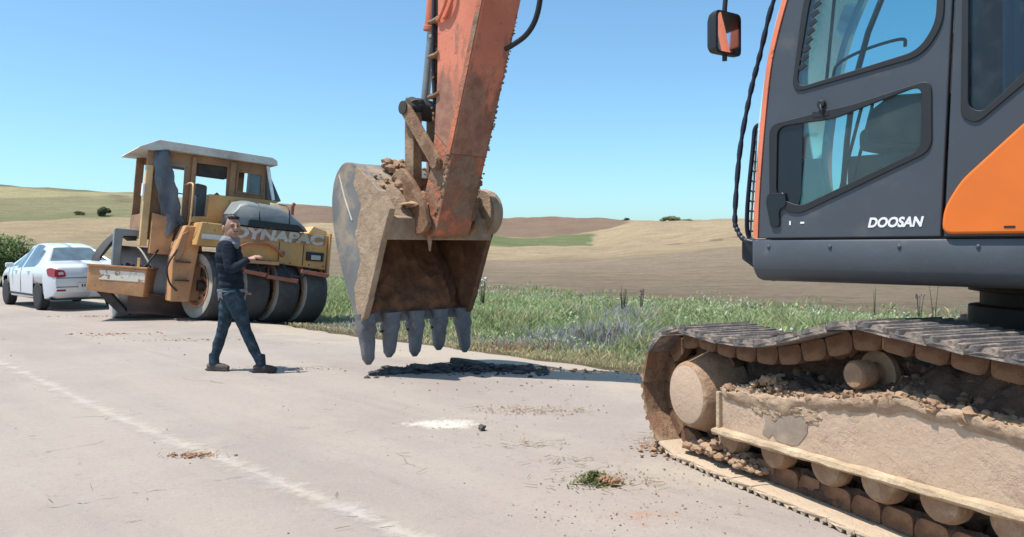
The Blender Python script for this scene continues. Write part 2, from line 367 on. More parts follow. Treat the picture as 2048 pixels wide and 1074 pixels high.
M_['brown_panel'] = paint('brown_cab_panel', (.36, .195, .10), (.22, .12, .07), .5, .8, 1.5, .7, chips=(.13, .06, .04), vary=.15)
M_['roof_white'] = paint('dirty_white_roof', (.60, .58, .55), (.33, .29, .25), .46, .70, 2.5, .7, chips=(.35, .30, .25), vary=.06)
M_['letter'] = paint('flaking_white_letters', (.50, .47, .43), (.42, .28, .14), .52, .64, 6.0, .85, chips=(.42, .26, .11), vary=.1)
M_['grey_hood'] = paint('grey_bonnet', (.20, .215, .22), (.36, .33, .29), .55, .85, 1.6, .5, vary=.12)
M_['grey_tarp'] = paint('weathered_grey_tarp', (.125, .14, .16), (.30, .29, .28), .5, .8, 2.5, .85, vary=.2, bstr=.5)
M_['red_rust'] = paint('rusty_mudguard', (.36, .125, .075), (.20, .08, .05), .5, .75, 3, .75, chips=(.16, .07, .04))
M_['tyre'] = paint('dusty_roller_tyre', (.050, .050, .053), (.16, .145, .13), .46, .85, 1.8, .85, vary=.15)
M_['tyre_wall'] = paint('dusty_tyre_sidewall', (.33, .29, .245), (.46, .39, .32), .45, .7, 2.0, .9, vary=.15)
M_['rim_rust'] = paint('rusty_wheel_dish', (.48, .24, .13), (.26, .125, .07), .5, .72, 3, .75)
M_['drum'] = paint('shaded_steel_drum', (.10, .055, .038), (.05, .035, .03), .45, .7, 2, .6)  # dark brown puts the drum's shadow side into the colour
M_['drum_light'] = paint('grey_painted_guard', (.46, .43, .40), (.30, .24, .19), .56, .8, 2, .6)
M_['dark_iron'] = simple('dark_machinery', (.045, .036, .032), .75, 0, .3, .3)
def blotch_mat():
    t = NT('flaking_white_lettering'); tr = t.n('ShaderNodeBsdfTransparent'); b = t.n('ShaderNodeBsdfPrincipled'); b.inputs['Base Color'].default_value = (.80, .70, .58, 1); b.inputs['Roughness'].default_value = .8
    f = t.rng(t.noise(9, 7, .7), .40, .47)
    mx = t.n('ShaderNodeMixShader'); t.l(f, mx.inputs[0]); t.l(tr.outputs[0], mx.inputs[1]); t.l(b.outputs[0], mx.inputs[2]); t.l(mx.outputs[0], t.out.inputs[0]); return t.m
M_['blotch'] = blotch_mat()
def car_mat():
    t = NT('white_car_paint')
    col = t.mix(t.rng(t.noise(2.5, 6, .65), .5, .8, 0, .35), (.62, .65, .70), (.46, .44, .42))
    t.bsdf(col, .28, 0, None, Coat_Weight=.6, Coat_Roughness=.08); return t.m
M_['car_white'] = car_mat()
M_['car_glass'] = simple('car_window', (.09, .125, .145), .06, 0, .2, 0)
M_['tail_red'] = simple('tail_lamp_red', (.30, .012, .03), .15)
M_['tail_clear'] = simple('tail_lamp_clear', (.55, .45, .48), .12)
M_['plate'] = simple('number_plate', (.62, .60, .55), .5)
M_['rim'] = simple('alloy_rim', (.50, .50, .51), .35, .6)
M_['car_tyre'] = simple('car_tyre', (.028, .028, .03), .85)
M_['skin'] = simple('skin', (.40, .225, .155), .55)
M_['hair'] = simple('black_hair', (.010, .008, .008), .6, 0, .3, .8)
def cloth(name, c, c2, sc, bstr):
    t = NT(name); col = t.mix(t.rng(t.noise(sc, 6, .65), .38, .68), c, c2)
    wv = t.noise(7, 5, .6, vec=t.scale(t.co, (1, 1, 2.6)), dist=1.2)
    t.bsdf(col, .95, 0, t.mth('ADD', wv, t.mth('MULTIPLY', t.noise(180, 2), .15)), bstr, .035, Specular_IOR_Level=.2); return t.m
M_['sweater'] = cloth('dark_navy_knit', (.012, .017, .028), (.024, .032, .048), 6, .6)
M_['hood'] = cloth('grey_hood', (.20, .20, .22), (.27, .27, .29), 8, .5)
M_['jeans'] = cloth('blue_jeans', (.022, .038, .054), (.048, .078, .104), 9, .6)
M_['boot'] = simple('dusty_shoe', (.10, .085, .075), .9, 0, .35, .3)
M_['boot2'] = simple('dark_shoe', (.035, .030, .032), .85, 0, .35, .3)
M_['bark'] = soil('shrub_stem', (.10, .075, .05), (.16, .12, .08), 10, 30)

# ---------------------------------------------------------------- the land
YT = np.array([0, 20, 30, 45, 80, 140, 200, 250, 300, 400, 800], float)
TT = np.array([-1.2, -.64, -.46, -.26, -.1, 0, .1, .17, .3, .64, 1.2])
ZT = np.array([
    [-.28, -.2, -.1, .5, 2.2, 6.5, 13.5, 21, 21.5, 19, 5],
    [-.28, -.2, -.1, .5, 2.2, 6.5, 13.5, 21, 21.5, 19, 5],
    [-.28, -.2, -.1, .4, 2.0, 6.2, 12.6, 18.6, 19.6, 19, 5],
    [-.28, -.25, -.2, .1, 1.4, 4.2, 9.2, 13.4, 17.3, 17, 5],
    [-.28, -.3, -.3, -.2, .3, 2.0, 6.0, 9.6, 14.0, 14.5, 5],
    [-.28, -.3, -.3, -.3, -.1, 1.5, 4.8, 8.0, 12.3, 13, 5],
    [-.28, -.3, -.3, -.3, .0, 1.7, 4.8, 8.0, 12.1, 12.8, 5],
    [-.28, -.3, -.3, -.3, .2, 3.1, 7.3, 8.6, 11.8, 12.4, 5],
    [-.28, -.3, -.3, -.2, .6, 4.3, 8.2, 9.4, 11.6, 12, 5],
    [-.28, -.3, -.3, -.2, .6, 4.3, 8.2, 9.4, 11.6, 12, 5],
    [-.28, -.3, -.3, -.2, .6, 4.3, 8.2, 9.4, 11.6, 12, 5]])
def far_z(x, y):
    yy = np.clip(y, 1, 800); tt = np.clip(x / np.maximum(yy, 8), -1.2, 1.2)
    i = np.clip(np.searchsorted(TT, tt) - 1, 0, len(TT) - 2); a = (tt - TT[i]) / (TT[i + 1] - TT[i]); a = a * a * (3 - 2 * a)
    j = np.clip(np.searchsorted(YT, yy) - 1, 0, len(YT) - 2); b = (yy - YT[j]) / (YT[j + 1] - YT[j])
    z = (ZT[i, j] * (1 - b) + ZT[i, j + 1] * b) * (1 - a) + (ZT[i + 1, j] * (1 - b) + ZT[i + 1, j + 1] * b) * a
    w = sstep(35, 120, yy)
    return z + w * (.6 * np.sin(x * .05 + 1) * np.sin(y * .043) + .45 * np.sin(x * .11 + y * .06) + .22 * np.sin(x * .23 - y * .19) + .12 * np.sin(x * .5 + y * .37))
def ground_z(x, y):
    u, v = uv(x, y)
    n = near_z(u, v); f = sstep(9.0, 15.0, v)
    return n * (1 - f) + f * far_z(x, y)
def fields(x, y):
    """soil and crop colour of each field, by where it lies"""
    u, v = uv(x, y); t = x / np.maximum(y, 5); t = t + .004 * np.sin(y * .21) + .003 * np.sin(y * .47 + x * .2)
    wob = 4 * np.sin(x * .07) + 3 * np.sin(x * .19 + 1) + 2.0 * np.sin(y * .13 + x * .05)
    Y = y + wob * np.clip(y / 120, 0, 1.2)
    tan = np.array((.43, .325, .20)); gb = np.array((.325, .245, .17)); pl = np.array((.20, .125, .092)); gg = np.array((.225, .22, .115)); gr = np.array((.11, .165, .055)); st = np.array((.36, .28, .165)); up = np.array((.36, .32, .17)); vg = np.array((.30, .28, .155)); dk = np.array((.10, .11, .055))
    c = np.tile(gb, (len(x), 1))
    def setc(m, col, k=1.0):
        m = (np.clip(m, 0, 1) * k)[:, None]; c[:] = c * (1 - m) + np.array(col) * m
    S = lambda a, b, q: sstep(a, b, q)
    right = S(-.30, -.24, t)
    setc(S(97, 101, Y + 26 * np.clip(t, -.3, .4)), tan); setc(S(97, 100, Y + 26 * np.clip(t, -.3, .4)) * (1 - S(101, 108, Y + 26 * np.clip(t, -.3, .4))), (.40, .29, .17), .7)
    setc(S(-.20, -.19, t) * (1 - S(.096, .102, t)) * S(136, 139, Y - 150 * np.clip(t - .03, 0, 1)) * (1 - S(178, 182, Y)), gr)
    setc((1 - S(.0, .012, t - .085 - (Y - 180) * .0006)) * S(-.30, -.29, t) * S(181, 184, Y), pl)
    setc(S(.14, .16, t) * S(205, 215, Y), (.36, .27, .17), .8)
    # left-hand slope
    L = 1 - S(-.34, -.28, t)
    c[:] = c * (1 - L[:, None]) + L[:, None] * st
    setc(L * S(58, 66, Y), tan, .9)
    setc(L * S(136, 141, Y), gg); setc(L * S(138, 142, Y) * (1 - S(150, 165, Y)), (.17, .195, .085), .5)
    setc(L * S(200, 212, Y), up)
    setc(S(-.33, -.29, t) * (1 - S(-.24, -.2, t)) * S(150, 156, Y) * (1 - S(160, 166, Y)), (.13, .10, .06), .7)
    # hedge-dark baulks along the ridges
    setc(L * S(242, 246, y) * (1 - S(256, 262, y)), dk, .9)
    d = np.abs((x + 100) * .86 + (y - 205) * .5); setc(L * (1 - S(1.2, 2.2, d)) * S(180, 190, y) * (1 - S(228, 236, y)), (.09, .08, .045), .8)
    d = np.abs(y - (118 + (x - 20) * 0.62)); setc(S(14, 18, x) * (1 - S(60, 66, x)) * (1 - S(.4, 1.1, d)), (.12, .085, .055), .75)
    # roadside verge soil below the grass
    setc(1 - S(17, 23, v + .5 * np.sin(u * .6)), vg, .95); setc(1 - S(7.9, 8.9, v + .25 * np.sin(u * 1.3) + .15 * np.sin(u * 3.1)), (.42, .345, .24))
    return c
def axis_pts(lo, hi, c, s0, g):
    a = [c]; s = s0
    while a[-1] < hi: a.append(a[-1] + s); s *= g
    b = [c]; s = s0
    while b[-1] > lo: b.append(b[-1] - s); s *= g
    return np.array(sorted(set(a[1:] + b)))
def make_ground():
    xs = axis_pts(-900, 900, -2, .30, 1.022); ys = axis_pts(-60, 1500, 9, .28, 1.0185)
    X, Y = np.meshgrid(xs, ys); x = X.ravel(); y = Y.ravel(); z = ground_z(x, y)
    u, v = uv(x, y); inroad = (1 - sstep(ROAD_EDGE + .1, ROAD_EDGE + .5, v)) * sstep(-6.2, -5.6, v)
    z = z - .05 * inroad + (1 - inroad) * .02 * np.sin(x * 3.1) * np.sin(y * 2.7)
    ny, nx = X.shape; k = np.arange(nx * ny).reshape(ny, nx)
    F = np.stack([k[:-1, :-1], k[:-1, 1:], k[1:, 1:], k[1:, :-1]], -1).reshape(-1, 4)
    o = raw_mesh('ground', np.stack([x, y, z], 1), F, 'ground', colors=fields(x, y), smooth=True)
    tag(o, 'dry fields and low hills stretching away beyond the road', kind='structure')
make_ground()
def make_road():
    us = np.concatenate([np.arange(-30, 24, .16), np.arange(24, 90, .6)]); n = 90
    wig = np.interp(us, np.arange(-32, 95, .35), RNG.normal(0, .10, 363)) + .12 * np.sin(us * .9)
    ss = np.linspace(0, 1, n) ** .9
    Ug = np.repeat(us[:, None], n, 1); Vg = -5.5 + (ROAD_EDGE + wig[:, None] + 5.5) * ss[None, :]
    u = Ug.ravel(); v = Vg.ravel(); x, y = xy(u, v)
    z = near_z(u, v) + .006 * np.sin(u * 1.1) * np.sin(v * 1.7) + .003 * np.sin(u * 4.3 + v * 3); z -= np.repeat((ss > .995)[None, :], len(us), 0).ravel() * .05
    k = np.arange(len(us) * n).reshape(len(us), n); F = np.stack([k[:-1, :-1], k[1:, :-1], k[1:, 1:], k[:-1, 1:]], -1).reshape(-1, 4)
    c = np.zeros((len(u), 3))
    c[:, 0] = sstep(4.6, 7.4, v) * .85 + .35 * np.exp(-((v - 2.33) / .45) ** 2) + .5 * np.exp(-(((x - .75) / 1.1) ** 2 + ((y - 4.9) / .8) ** 2))
    c[:, 1] = 1.05 * np.exp(-(((x + .52) / .42) ** 2 + ((y - 6.35) / .22) ** 2)) + .5 * np.exp(-(((x + 2.3) / .5) ** 2 + ((y - 9.25) / .15) ** 2))
    for (cx, cy, rx, ry, k_) in ((.66, 4.15, .55, .3, 1.0), (.15, 6.9, .55, .22, .85), (.55, 4.75, .3, .2, .8), (.9, 9.2, .8, .25, .8), (1.1, 4.9, .3, .4, .7), (-7.0, 14.2, .6, .3, .8)):
        c[:, 2] = np.maximum(c[:, 2], k_ * np.exp(-(((x - cx) / rx) ** 2 + ((y - cy) / ry) ** 2)))
    tag(raw_mesh('road', np.stack([x, y, z], 1), F, 'road', colors=c, smooth=True), 'pale dusty asphalt road with cracks and scattered soil', kind='structure')
    # worn painted line
    us = np.arange(-20, 70, .12); w = np.linspace(-.27, .27, 9); Ug, Wg = np.meshgrid(us, w, indexing='ij'); u = Ug.ravel(); v = 2.33 + Wg.ravel() + .03 * np.sin(u * .7)
    x, y = xy(u, v); z = near_z(u, v) + .006 * np.sin(u * 1.1) * np.sin(v * 1.7) + .003 * np.sin(u * 4.3 + v * 3) + .005
    k = np.arange(len(u)).reshape(len(us), 9); F = np.stack([k[:-1, :-1], k[1:, :-1], k[1:, 1:], k[:-1, 1:]], -1).reshape(-1, 4)
    cc = (1 - np.abs(Wg.ravel()) / .27)[:, None] * np.ones((1, 3))
    tag(raw_mesh('road_marking', np.stack([x, y, z], 1), F, 'line', colors=cc), 'worn pale painted line along the dusty road', kind='structure')
    # one long transverse crack
    def rz(x, y): u, v = uv(x, y); return float(near_z(np.array(u), np.array(v)) + .006 * math.sin(u * 1.1) * math.sin(v * 1.7) + .003 * math.sin(u * 4.3 + v * 3) + .0035)
    pts = []; a = np.array((-2.55, 4.28)); b = np.array((-1.55, 4.93))
    for i in range(60):
        p = a + (b - a) * i / 59 + np.array((0, .016 * math.sin(i * .9) + .012 * math.sin(i * .31 + 1))) + RNG.normal(0, .004, 2); pts.append((p[0], p[1]))
    mb = MB()
    for i in range(59):
        if RNG.random() < .35: continue
        w_ = .001 + .0035 * RNG.random(); (x0, y0), (x1, y1) = pts[i], pts[i + 1]
        z0, z1 = rz(x0, y0), rz(x1, y1); mb.add([(x0, y0 - w_, z0), (x1, y1 - w_, z1), (x1, y1 + w_, z1), (x0, y0 + w_, z0)], [(0, 1, 2, 3)])
    o = mb.build('road_crack', 'stone'); tag(o, 'thin dark crack crossing the grey lane at an angle', kind='structure')
make_road()
# ---------------------------------------------------------------- excavator
def fillet(poly, r, n=4):
    out = []; N = len(poly)
    for i in range(N):
        p = Vector(poly[i]); a = Vector(poly[i - 1]) - p; b = Vector(poly[(i + 1) % N]) - p
        k = min(r, a.length * .45, b.length * .45); pa = p + a.normalized() * k; pb = p + b.normalized() * k
        for j in range(n + 1):
            t = j / n; out.append(tuple(pa * (1 - t) ** 2 + p * 2 * t * (1 - t) + pb * t * t))
    return out
def inset(poly, k):
    """shrink (k>0) or grow an outline about its own edges, roughly"""
    c = Vector((sum(p[0] for p in poly) / len(poly), sum(p[1] for p in poly) / len(poly))); out = []
    for p in poly:
        d = c - Vector(p); out.append(tuple(Vector(p) + d.normalized() * min(k * 1.25, d.length * .8)))
    return out
def plate(name, outer, holes, y0, y1, mat, parent, bevel=.0, M=None):
    """flat sheet in the local x-z plane with openings, y0..y1 thick"""
    cu = bpy.data.curves.new(name, 'CURVE'); cu.dimensions = '2D'; cu.fill_mode = 'BOTH'; th = abs(y1 - y0)
    cu.extrude = max(th / 2 - bevel, .0005); cu.bevel_depth = bevel; cu.bevel_resolution = 2; cu.offset = -bevel
    for pl in [outer] + list(holes):
        sp = cu.splines.new('POLY'); sp.points.add(len(pl) - 1); sp.use_cyclic_u = True
        for i, p in enumerate(pl): sp.points[i].co = (p[0], p[1], 0, 1)
    to = bpy.data.objects.new(name, cu); COL.objects.link(to)
    dg = bpy.context.evaluated_depsgraph_get(); dg.update(); me = bpy.data.meshes.new_from_object(to.evaluated_get(dg)); bpy.data.objects.remove(to)
    A = Matrix(((1, 0, 0, 0), (0, 0, -1, (y0 + y1) / 2), (0, 1, 0, 0), (0, 0, 0, 1)))
    me.transform(A if M is None else M @ A); me.materials.clear(); me.materials.append(M_[mat]); me.name = name
    return link(name, me, parent)
def crv(pts, n=8):
    """smooth curve through points (Catmull-Rom)"""
    P = [Vector(p) for p in pts]; P = [P[0] * 2 - P[1]] + P + [P[-1] * 2 - P[-2]]; out = []
    for i in range(1, len(P) - 2):
        for j in range(n):
            t = j / n; a, b, c, d = P[i - 1], P[i], P[i + 1], P[i + 2]
            out.append(.5 * ((2 * b) + (c - a) * t + (2 * a - 5 * b + 4 * c - d) * t * t + (3 * b - a - 3 * c + d) * t ** 3))
    out.append(P[-2]); return out

UM = frame((3.18, 4.57, 0), (-.681, .732)); TMw = frame((3.18, 4.57, 0), (-.38, .925)); TM = UM.inverted() @ TMw
ex = empty('excavator', UM)
tag(ex, 'large orange and charcoal tracked excavator with its bucket lowered over the road', 'excavator')

# --- tracks
def track_path():
    P = [(x, .085) for x in np.linspace(-1.70, 1.34, 60)]
    P += [(1.40 + .36 * math.cos(a), .445 + .36 * math.sin(a)) for a in np.linspace(-math.pi / 2, math.pi / 2 + .05, 30)]
    P += [(v.x, v.y) for v in crv([(1.30, .80, 0), (1.0, .782, 0), (.62, .80, 0), (.30, .875, 0), (-.02, .958, 0), (-.35, .945, 0), (-.75, .915, 0), (-1.25, .90, 0), (-1.6, .90, 0)], 10)]
    P += [(-1.72 + .41 * math.cos(a), .495 + .41 * math.sin(a)) for a in np.linspace(math.pi / 2 + .05, math.pi * 1.5, 30)]
    P = np.array(P + [P[0]]); d = np.concatenate([[0], np.cumsum(np.hypot(*np.diff(P, axis=0).T))])
    n = 46; s = np.linspace(0, d[-1], n, endpoint=False)
    X = np.interp(s, d, P[:, 0]); Z = np.interp(s, d, P[:, 1])
    s2 = (s + .03) % d[-1]; s1 = (s - .03) % d[-1]
    TX = np.interp(s2, d, P[:, 0]) - np.interp(s1, d, P[:, 0]); TZ = np.interp(s2, d, P[:, 1]) - np.interp(s1, d, P[:, 1])
    return X, Z, np.arctan2(TZ, TX), d[-1] / n
TX_, TZ_, TA_, PITCH = track_path()
def shoe_mesh(name, mat, seed, k=.515):
    rnd = random.Random(seed); m = MB()
    h = PITCH * k
    # plate with a bent-up front edge and three grousers; wear makes the edges uneven
    prof = [(-h, -.062), (-h * .8, -.058), (-h * .72, -.083), (-h * .55, -.083), (-h * .46, -.058), (-.02, -.058), (-.01, -.080), (.015, -.080), (.03, -.058), (h * .52, -.058), (h * .62, -.081), (h * .78, -.081), (h * .86, -.058), (h, -.058), (h, -.040), (-h, -.040)]
    ys = [-.30, -.24, -.15, -.05, .05, .15, .24, .30]; rings = []
    for y in ys:
        rings.append([(x + rnd.uniform(-.0015, .0015), y + (rnd.uniform(-.005, .005) if abs(y) > .29 else 0), z + rnd.uniform(-.002, .002)) for x, z in prof])
    m.loft(rings); me = bpy.data.meshes.new(name); me.from_pydata(m.v, [], m.f); me.validate()
    bm = bmesh.new(); bm.from_mesh(me); bmesh.ops.recalc_face_normals(bm, faces=bm.faces[:]); bm.to_mesh(me); bm.free(); me.materials.append(M_[mat]); return me
def link_mesh():
    m = MB(); h = PITCH * .5
    for y in (-.11, .105):
        pr = fillet([(-h * .98, -.036), (h * .86, -.036), (h * .98, .0), (h * .86, .05), (h * .5, .07), (-h * .6, .07), (-h * .95, .055)], .012, 2)
        m.prism(pr, y - .03, y + .03)
    m.cyl((-h * .6, -.13, 0), (-h * .6, .13, 0), .025, n=10)
    for v_ in range(len(m.v)):
        p = Vector(m.v[v_]); k = mnoise.noise(p * 14) * .010; m.v[v_] = (p.x + k, p.y + k * .6, p.z + k)
    me = bpy.data.meshes.new('track_link'); me.from_pydata(m.v, [], m.f); me.validate()
    bm = bmesh.new(); bm.from_mesh(me); bmesh.ops.recalc_face_normals(bm, faces=bm.faces[:]); bm.to_mesh(me); bm.free(); me.materials.append(M_['mud_link'])
    me.shade_smooth(); me.set_sharp_from_angle(angle=R_(40)); return me
SH_TOP = [shoe_mesh('track_shoe', 'shoe', k) for k in range(4)]; SH_GR = [shoe_mesh('track_shoe', 'shoe_ground', 10 + k) for k in range(3)]; SH_END = [shoe_mesh('track_shoe', 'mud_iron', 20 + k, .60) for k in range(3)]; LK = link_mesh()
for side in (1, -1):
    m = MB(TM)                                                   # the pin bushings between the links carry the chain
    for x, z in zip(TX_, TZ_): m.cyl((x, side * 1.40 - .07, z), (x, side * 1.40 + .07, z), .032, n=8)
    tr = m.build('track', 'mud_link', ex, 40); tr['kind'] = 'stuff'
    for i in range(len(TX_)):
        A = TM @ Matrix.Translation((TX_[i], side * 1.40, TZ_[i])) @ Matrix.Rotation(-TA_[i], 4, 'Y')
        top = TZ_[i] > .7 and abs(TA_[i]) > 2; gr = TZ_[i] < .12
        jit = Matrix.Rotation(random.gauss(0, .012), 4, 'Z') @ Matrix.Rotation(random.gauss(0, .018), 4, 'Y')
        o = link('track_shoe', (SH_TOP if top else SH_GR if gr else SH_END)[i % 3], tr); o.matrix_local = A @ jit
        o = link('track_link', LK, tr); o.matrix_local = A
# --- track frame, rollers, hub
for side in (1, -1):
    s = side
    def Y(a): return s * a
    m = MB(TM)
    pr = [(-1.45, .36), (1.08, .265), (1.09, .49), (1.03, .52), (.5, .565), (.2, .605), (-.25, .69), (-.85, .67), (-1.45, .65)]
    m.prism(pr, Y(1.30), Y(1.60))
    tf = m.build('track_frame', 'mud_frame', ex, bevel=.012)
    m = MB(TM); 
    rings = []
    for k in range(40):
        x = 1.09 - 2.54 * k / 39; z = .262 + (1.09 - x) * .036; j = lambda: random.gauss(0, .0022)
        rings.append([(x, Y(1.602), z + .026 + j()), (x, Y(1.655) , z + .020 + j()), (x, Y(1.662), z + j()), (x, Y(1.65), z - .014 + j()), (x, Y(1.602), z - .016)])
    m.loft(rings); m.build('frame_ledge', 'mud_ledge', tf, 50)
    m = MB(TM); m.box((1.072, Y(1.612), .39), (.03, .03, .24)); m.build('frame_end_bar', 'mud_ledge', tf, bevel=.006)
    m = MB(TM); m.prism(fillet([(-1.35, .70), (1.05, .56), (1.1, .25), (-1.35, .30)], .05), Y(1.22), Y(1.29)); m.build('inner_frame_plate', 'mud_iron', tf)
    for x in (1.02, .62, .22, -.12, -.46, -.80, -1.14):          # bottom rollers, worn round
        m = MB(TM); m.lathe([(.05, -.02), (.098, -.01), (.112, .03), (.112, .075), (.085, .10), (.085, .20), (.112, .22), (.112, .27), (.05, .28)], (x, Y(1.575), .235 + (1.1 - x) * .03), (0, -s, 0), 20)
        m.box((x + .02, Y(1.50), .275 + (1.1 - x) * .03), (.17, .09, .08)); m.build('track_roller', 'mud_hub', ex, 40)
    for x in (.02, -1.1):
        m = MB(TM); m.lathe([(.02, 0), (.06, .004), (.072, .02), (.072, .10), (.055, .11), (.055, .16), (.115, .165), (.115, .20), (.09, .21), (.09, .29), (.115, .30), (.115, .33), (.05, .335)], (x, Y(1.60), .765), (0, -s, 0), 22); m.build('carrier_roller', 'mud_hub', ex, 40)
    m = MB(TM); m.lathe([(.190, 0), (.208, .012), (.238, .10), (.275, .20), (.285, .30), (.20, .32), (.2, .40)], (1.36, Y(1.655), .445), (0, -s, 0), 40); hb = m.build('final_drive_hub', 'mud_hub', ex, 40, bevel=.006)
    m = MB(TM); m.lathe([(.0, -.004), (.176, -.004), (.187, .0)], (1.36, Y(1.656), .445), (0, -s, 0), 40); m.build('hub_cover', 'mud_frame', hb, 40)
    m = MB(TM); n = 44                                           # toothed sprocket
    m.prism([(1.40 + (.335 if k % 4 < 2 else .275) * math.cos(2 * math.pi * k / n), .445 + (.335 if k % 4 < 2 else .275) * math.sin(2 * math.pi * k / n)) for k in range(n)], Y(1.36), Y(1.44)); m.build('sprocket', 'mud_link', ex)
    m = MB(TM); m.lathe([(.10, -.12), (.36, -.10), (.375, -.03), (.33, -.02), (.33, .02), (.375, .03), (.36, .10), (.10, .12)], (-1.72, Y(1.40), .495), (0, 1, 0), 32); m.build('idler_wheel', 'mud_hub', ex, 40)
# --- soil packed on the visible track frame
def lumpy_sheet(name, fn, nu, nv, mat, parent, M=None):
    m = MB(M); vs_ = [fn(i / (nu - 1), j / (nv - 1)) for i in range(nu) for j in range(nv)]
    m.add(vs_, [(i * nv + j, (i + 1) * nv + j, (i + 1) * nv + j + 1, i * nv + j + 1) for i in range(nu - 1) for j in range(nv - 1)])
    return m.build(name, mat, parent, 60)
def fb(p, f=1.0, o=5):
    return mnoise.fractal(Vector(p) * f, .9, 2.1, o)
def EDGE(x): return float(np.interp(x, [-1.45, -.85, -.25, .2, .5, 1.03, 1.09], [.65, .67, .69, .605, .565, .52, .49]))
def packed(u, w):
    x = 1.05 - 2.45 * u; y = 1.60 - .38 * w
    base = EDGE(x); hump = .10 * math.exp(-((x - .62) / .16) ** 2) + .24 * sstep(.10, -.55, x)
    z = base - .03 + (hump + .06) * math.sin(min(1, w * 1.25) * math.pi * .5) + .075 * fb((x, y, 3), 7) * min(1, w * 4 + .25)
    return (x, y + .02 * fb((x, y, 9), 9) - .005, z)
mud = lumpy_sheet('packed_soil', packed, 230, 34, 'soil_dark', ex, TM); mud['kind'] = 'stuff'
def crust(u, w):
    x = 1.04 - 2.45 * u; edge = EDGE(x)
    z = edge + .035 - w * (.09 + .05 * fb((x * 3, 1, 2)) + .06 * math.exp(-((x - .62) / .18) ** 2))
    bul = .020 * math.sin(math.pi * min(1, w * 1.05)) * (1 - .3 * w)
    y = 1.603 + bul + .014 * fb((x, z, 4), 12) * (1 - w) - (.06 * max(0, .25 - w) * 4) - .01 * (w > .97)
    return (x, y, z + .02 * fb((x, w, 7), 9) * (1 - w))
o = lumpy_sheet('clay_crust', crust, 260, 16, 'soil_light', ex, TM); o['kind'] = 'stuff'
m = MB(TM)
for k in range(1500):
    x = random.uniform(-1.3, 1.02); edge = EDGE(x); r = min(.026, random.expovariate(1 / .006) + .004)
    big = math.exp(-((x - .68) / .14) ** 2)
    if random.random() < .35 * big + .12: r *= 1.5
    m.blob((x, random.uniform(1.48, 1.61), edge + random.uniform(-.01, .03) + big * random.uniform(0, .10)), (r * random.uniform(.8, 1.4), r * .9, r * .8), 2 if r > .012 else 1, .9, k, 1.6)
o = m.build('clay_clods', 'clod', ex, 60); o['kind'] = 'stuff'
m = MB(TM)                                                        # mud spilt from the chain under the hub, onto the ground shoes
for k in range(240):
    x = random.uniform(.75, 1.45); w = random.random(); r = random.uniform(.008, .035)
    m.blob((x + random.uniform(-.05, .05), random.uniform(1.46, 1.62), .09 + .10 * (1 - abs(x - 1.1) / .4) * random.random()), (r * 1.2, r, r * .7), 2, .6, k)
for k in range(200):
    a = random.gauss(0, .13); b = random.gauss(0, .10); r = random.uniform(.004, .022) * max(.2, 1 - abs(a) * 2)
    m.blob((1.66 + a, 1.60 + b, .01 + r * .3 + .09 * math.exp(-(a / .1) ** 2 - (b / .1) ** 2) * random.random()), (r * 1.3, r, r * .7), 1, .8, k + 300)
o = m.build('spilt_mud', 'clod', ex, 60); o['kind'] = 'stuff'

def low_mud(u, w):
    x = 1.25 - 2.6 * u; z = .055 + .115 * w
    return (x, 1.536 + .022 * fb((x, z, 3), 5) + .014 * fb((x, z, 8), 18) - .035 * w * w, z + .014 * fb((x, w, 6), 8) - .03 * (w > .95) * max(0, fb((x, 0, 2), 3)))
o = lumpy_sheet('chain_soil', low_mud, 300, 12, 'soil_dark', ex, TM); o['kind'] = 'stuff'
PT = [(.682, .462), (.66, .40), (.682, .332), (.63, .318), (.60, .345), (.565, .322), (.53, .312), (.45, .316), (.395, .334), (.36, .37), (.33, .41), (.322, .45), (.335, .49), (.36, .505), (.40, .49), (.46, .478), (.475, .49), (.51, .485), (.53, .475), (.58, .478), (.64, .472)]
m = MB(TM); m.prism([(x + .004 * fb((x, z, 1), 30), z + .004 * fb((z, x, 4), 30)) for x, z in PT], 1.595, 1.6035); m.build('dark_patch', 'dark_frame', ex)  # darker irregular patch on the frame's outer side
m = MB(TM)                                                        # thick flakes of crust still hanging above the dark patch
for k in range(26): x = random.uniform(.28, .98); m.blob((x, 1.600, EDGE(x) - random.uniform(.0, .10) * (x < .75)), (random.uniform(.03, .08), .010, random.uniform(.02, .045)), 3, .7, k, 1.5)
o = m.build('crust_flakes', 'soil_light', ex, 60); o['kind'] = 'stuff'
m = MB(TM)
for k in range(700):
    x = random.uniform(-1.3, .95); w = random.random(); y = 1.56 - .22 * w; r = min(.035, random.expovariate(1 / .009) + .005)
    z = EDGE(x) + w * (.05 + .10 * math.exp(-((x - .62) / .16) ** 2) + .17 * float(sstep(.10, -.55, x))); m.blob((x, y, z + r * .3), (r * random.uniform(.8, 1.5), r, r * random.uniform(.6, 1)), 1, .9, k, 1.7)
o = m.build('crumbled_soil', 'soil_red', ex, 60); o['kind'] = 'stuff'
def side_mud(u, w):                                               # dark soil clinging behind the hub and below the chain
    x = 1.34 - 2.4 * u; z = .30 + .53 * w
    return (x, 1.40 + .07 * fb((x, z, 1), 4) + .02 * fb((x, z, 2), 16) - .07 * w, z + .02 * fb((x, z, 5), 9))
o = lumpy_sheet('clinging_soil', side_mud, 220, 50, 'soil_dark', ex, TM); o['kind'] = 'stuff'

# --- centre frame and slewing ring
m = MB(TM); m.box((0, 0, .62), (1.5, 2.4, .34)); m.box((0, 0, .82), (1.1, 1.1, .20)); m.build('centre_frame', 'dark_iron', ex, bevel=.03)
m = MB(); m.lathe([(.46, .90), (.50, .95), (.50, 1.06), (.44, 1.07), (.44, 1.14), (.50, 1.15), (.50, 1.23)], (0, 0, 0), (0, 0, 1), 48); m.build('slewing_ring', 'dark_iron', ex, 40)

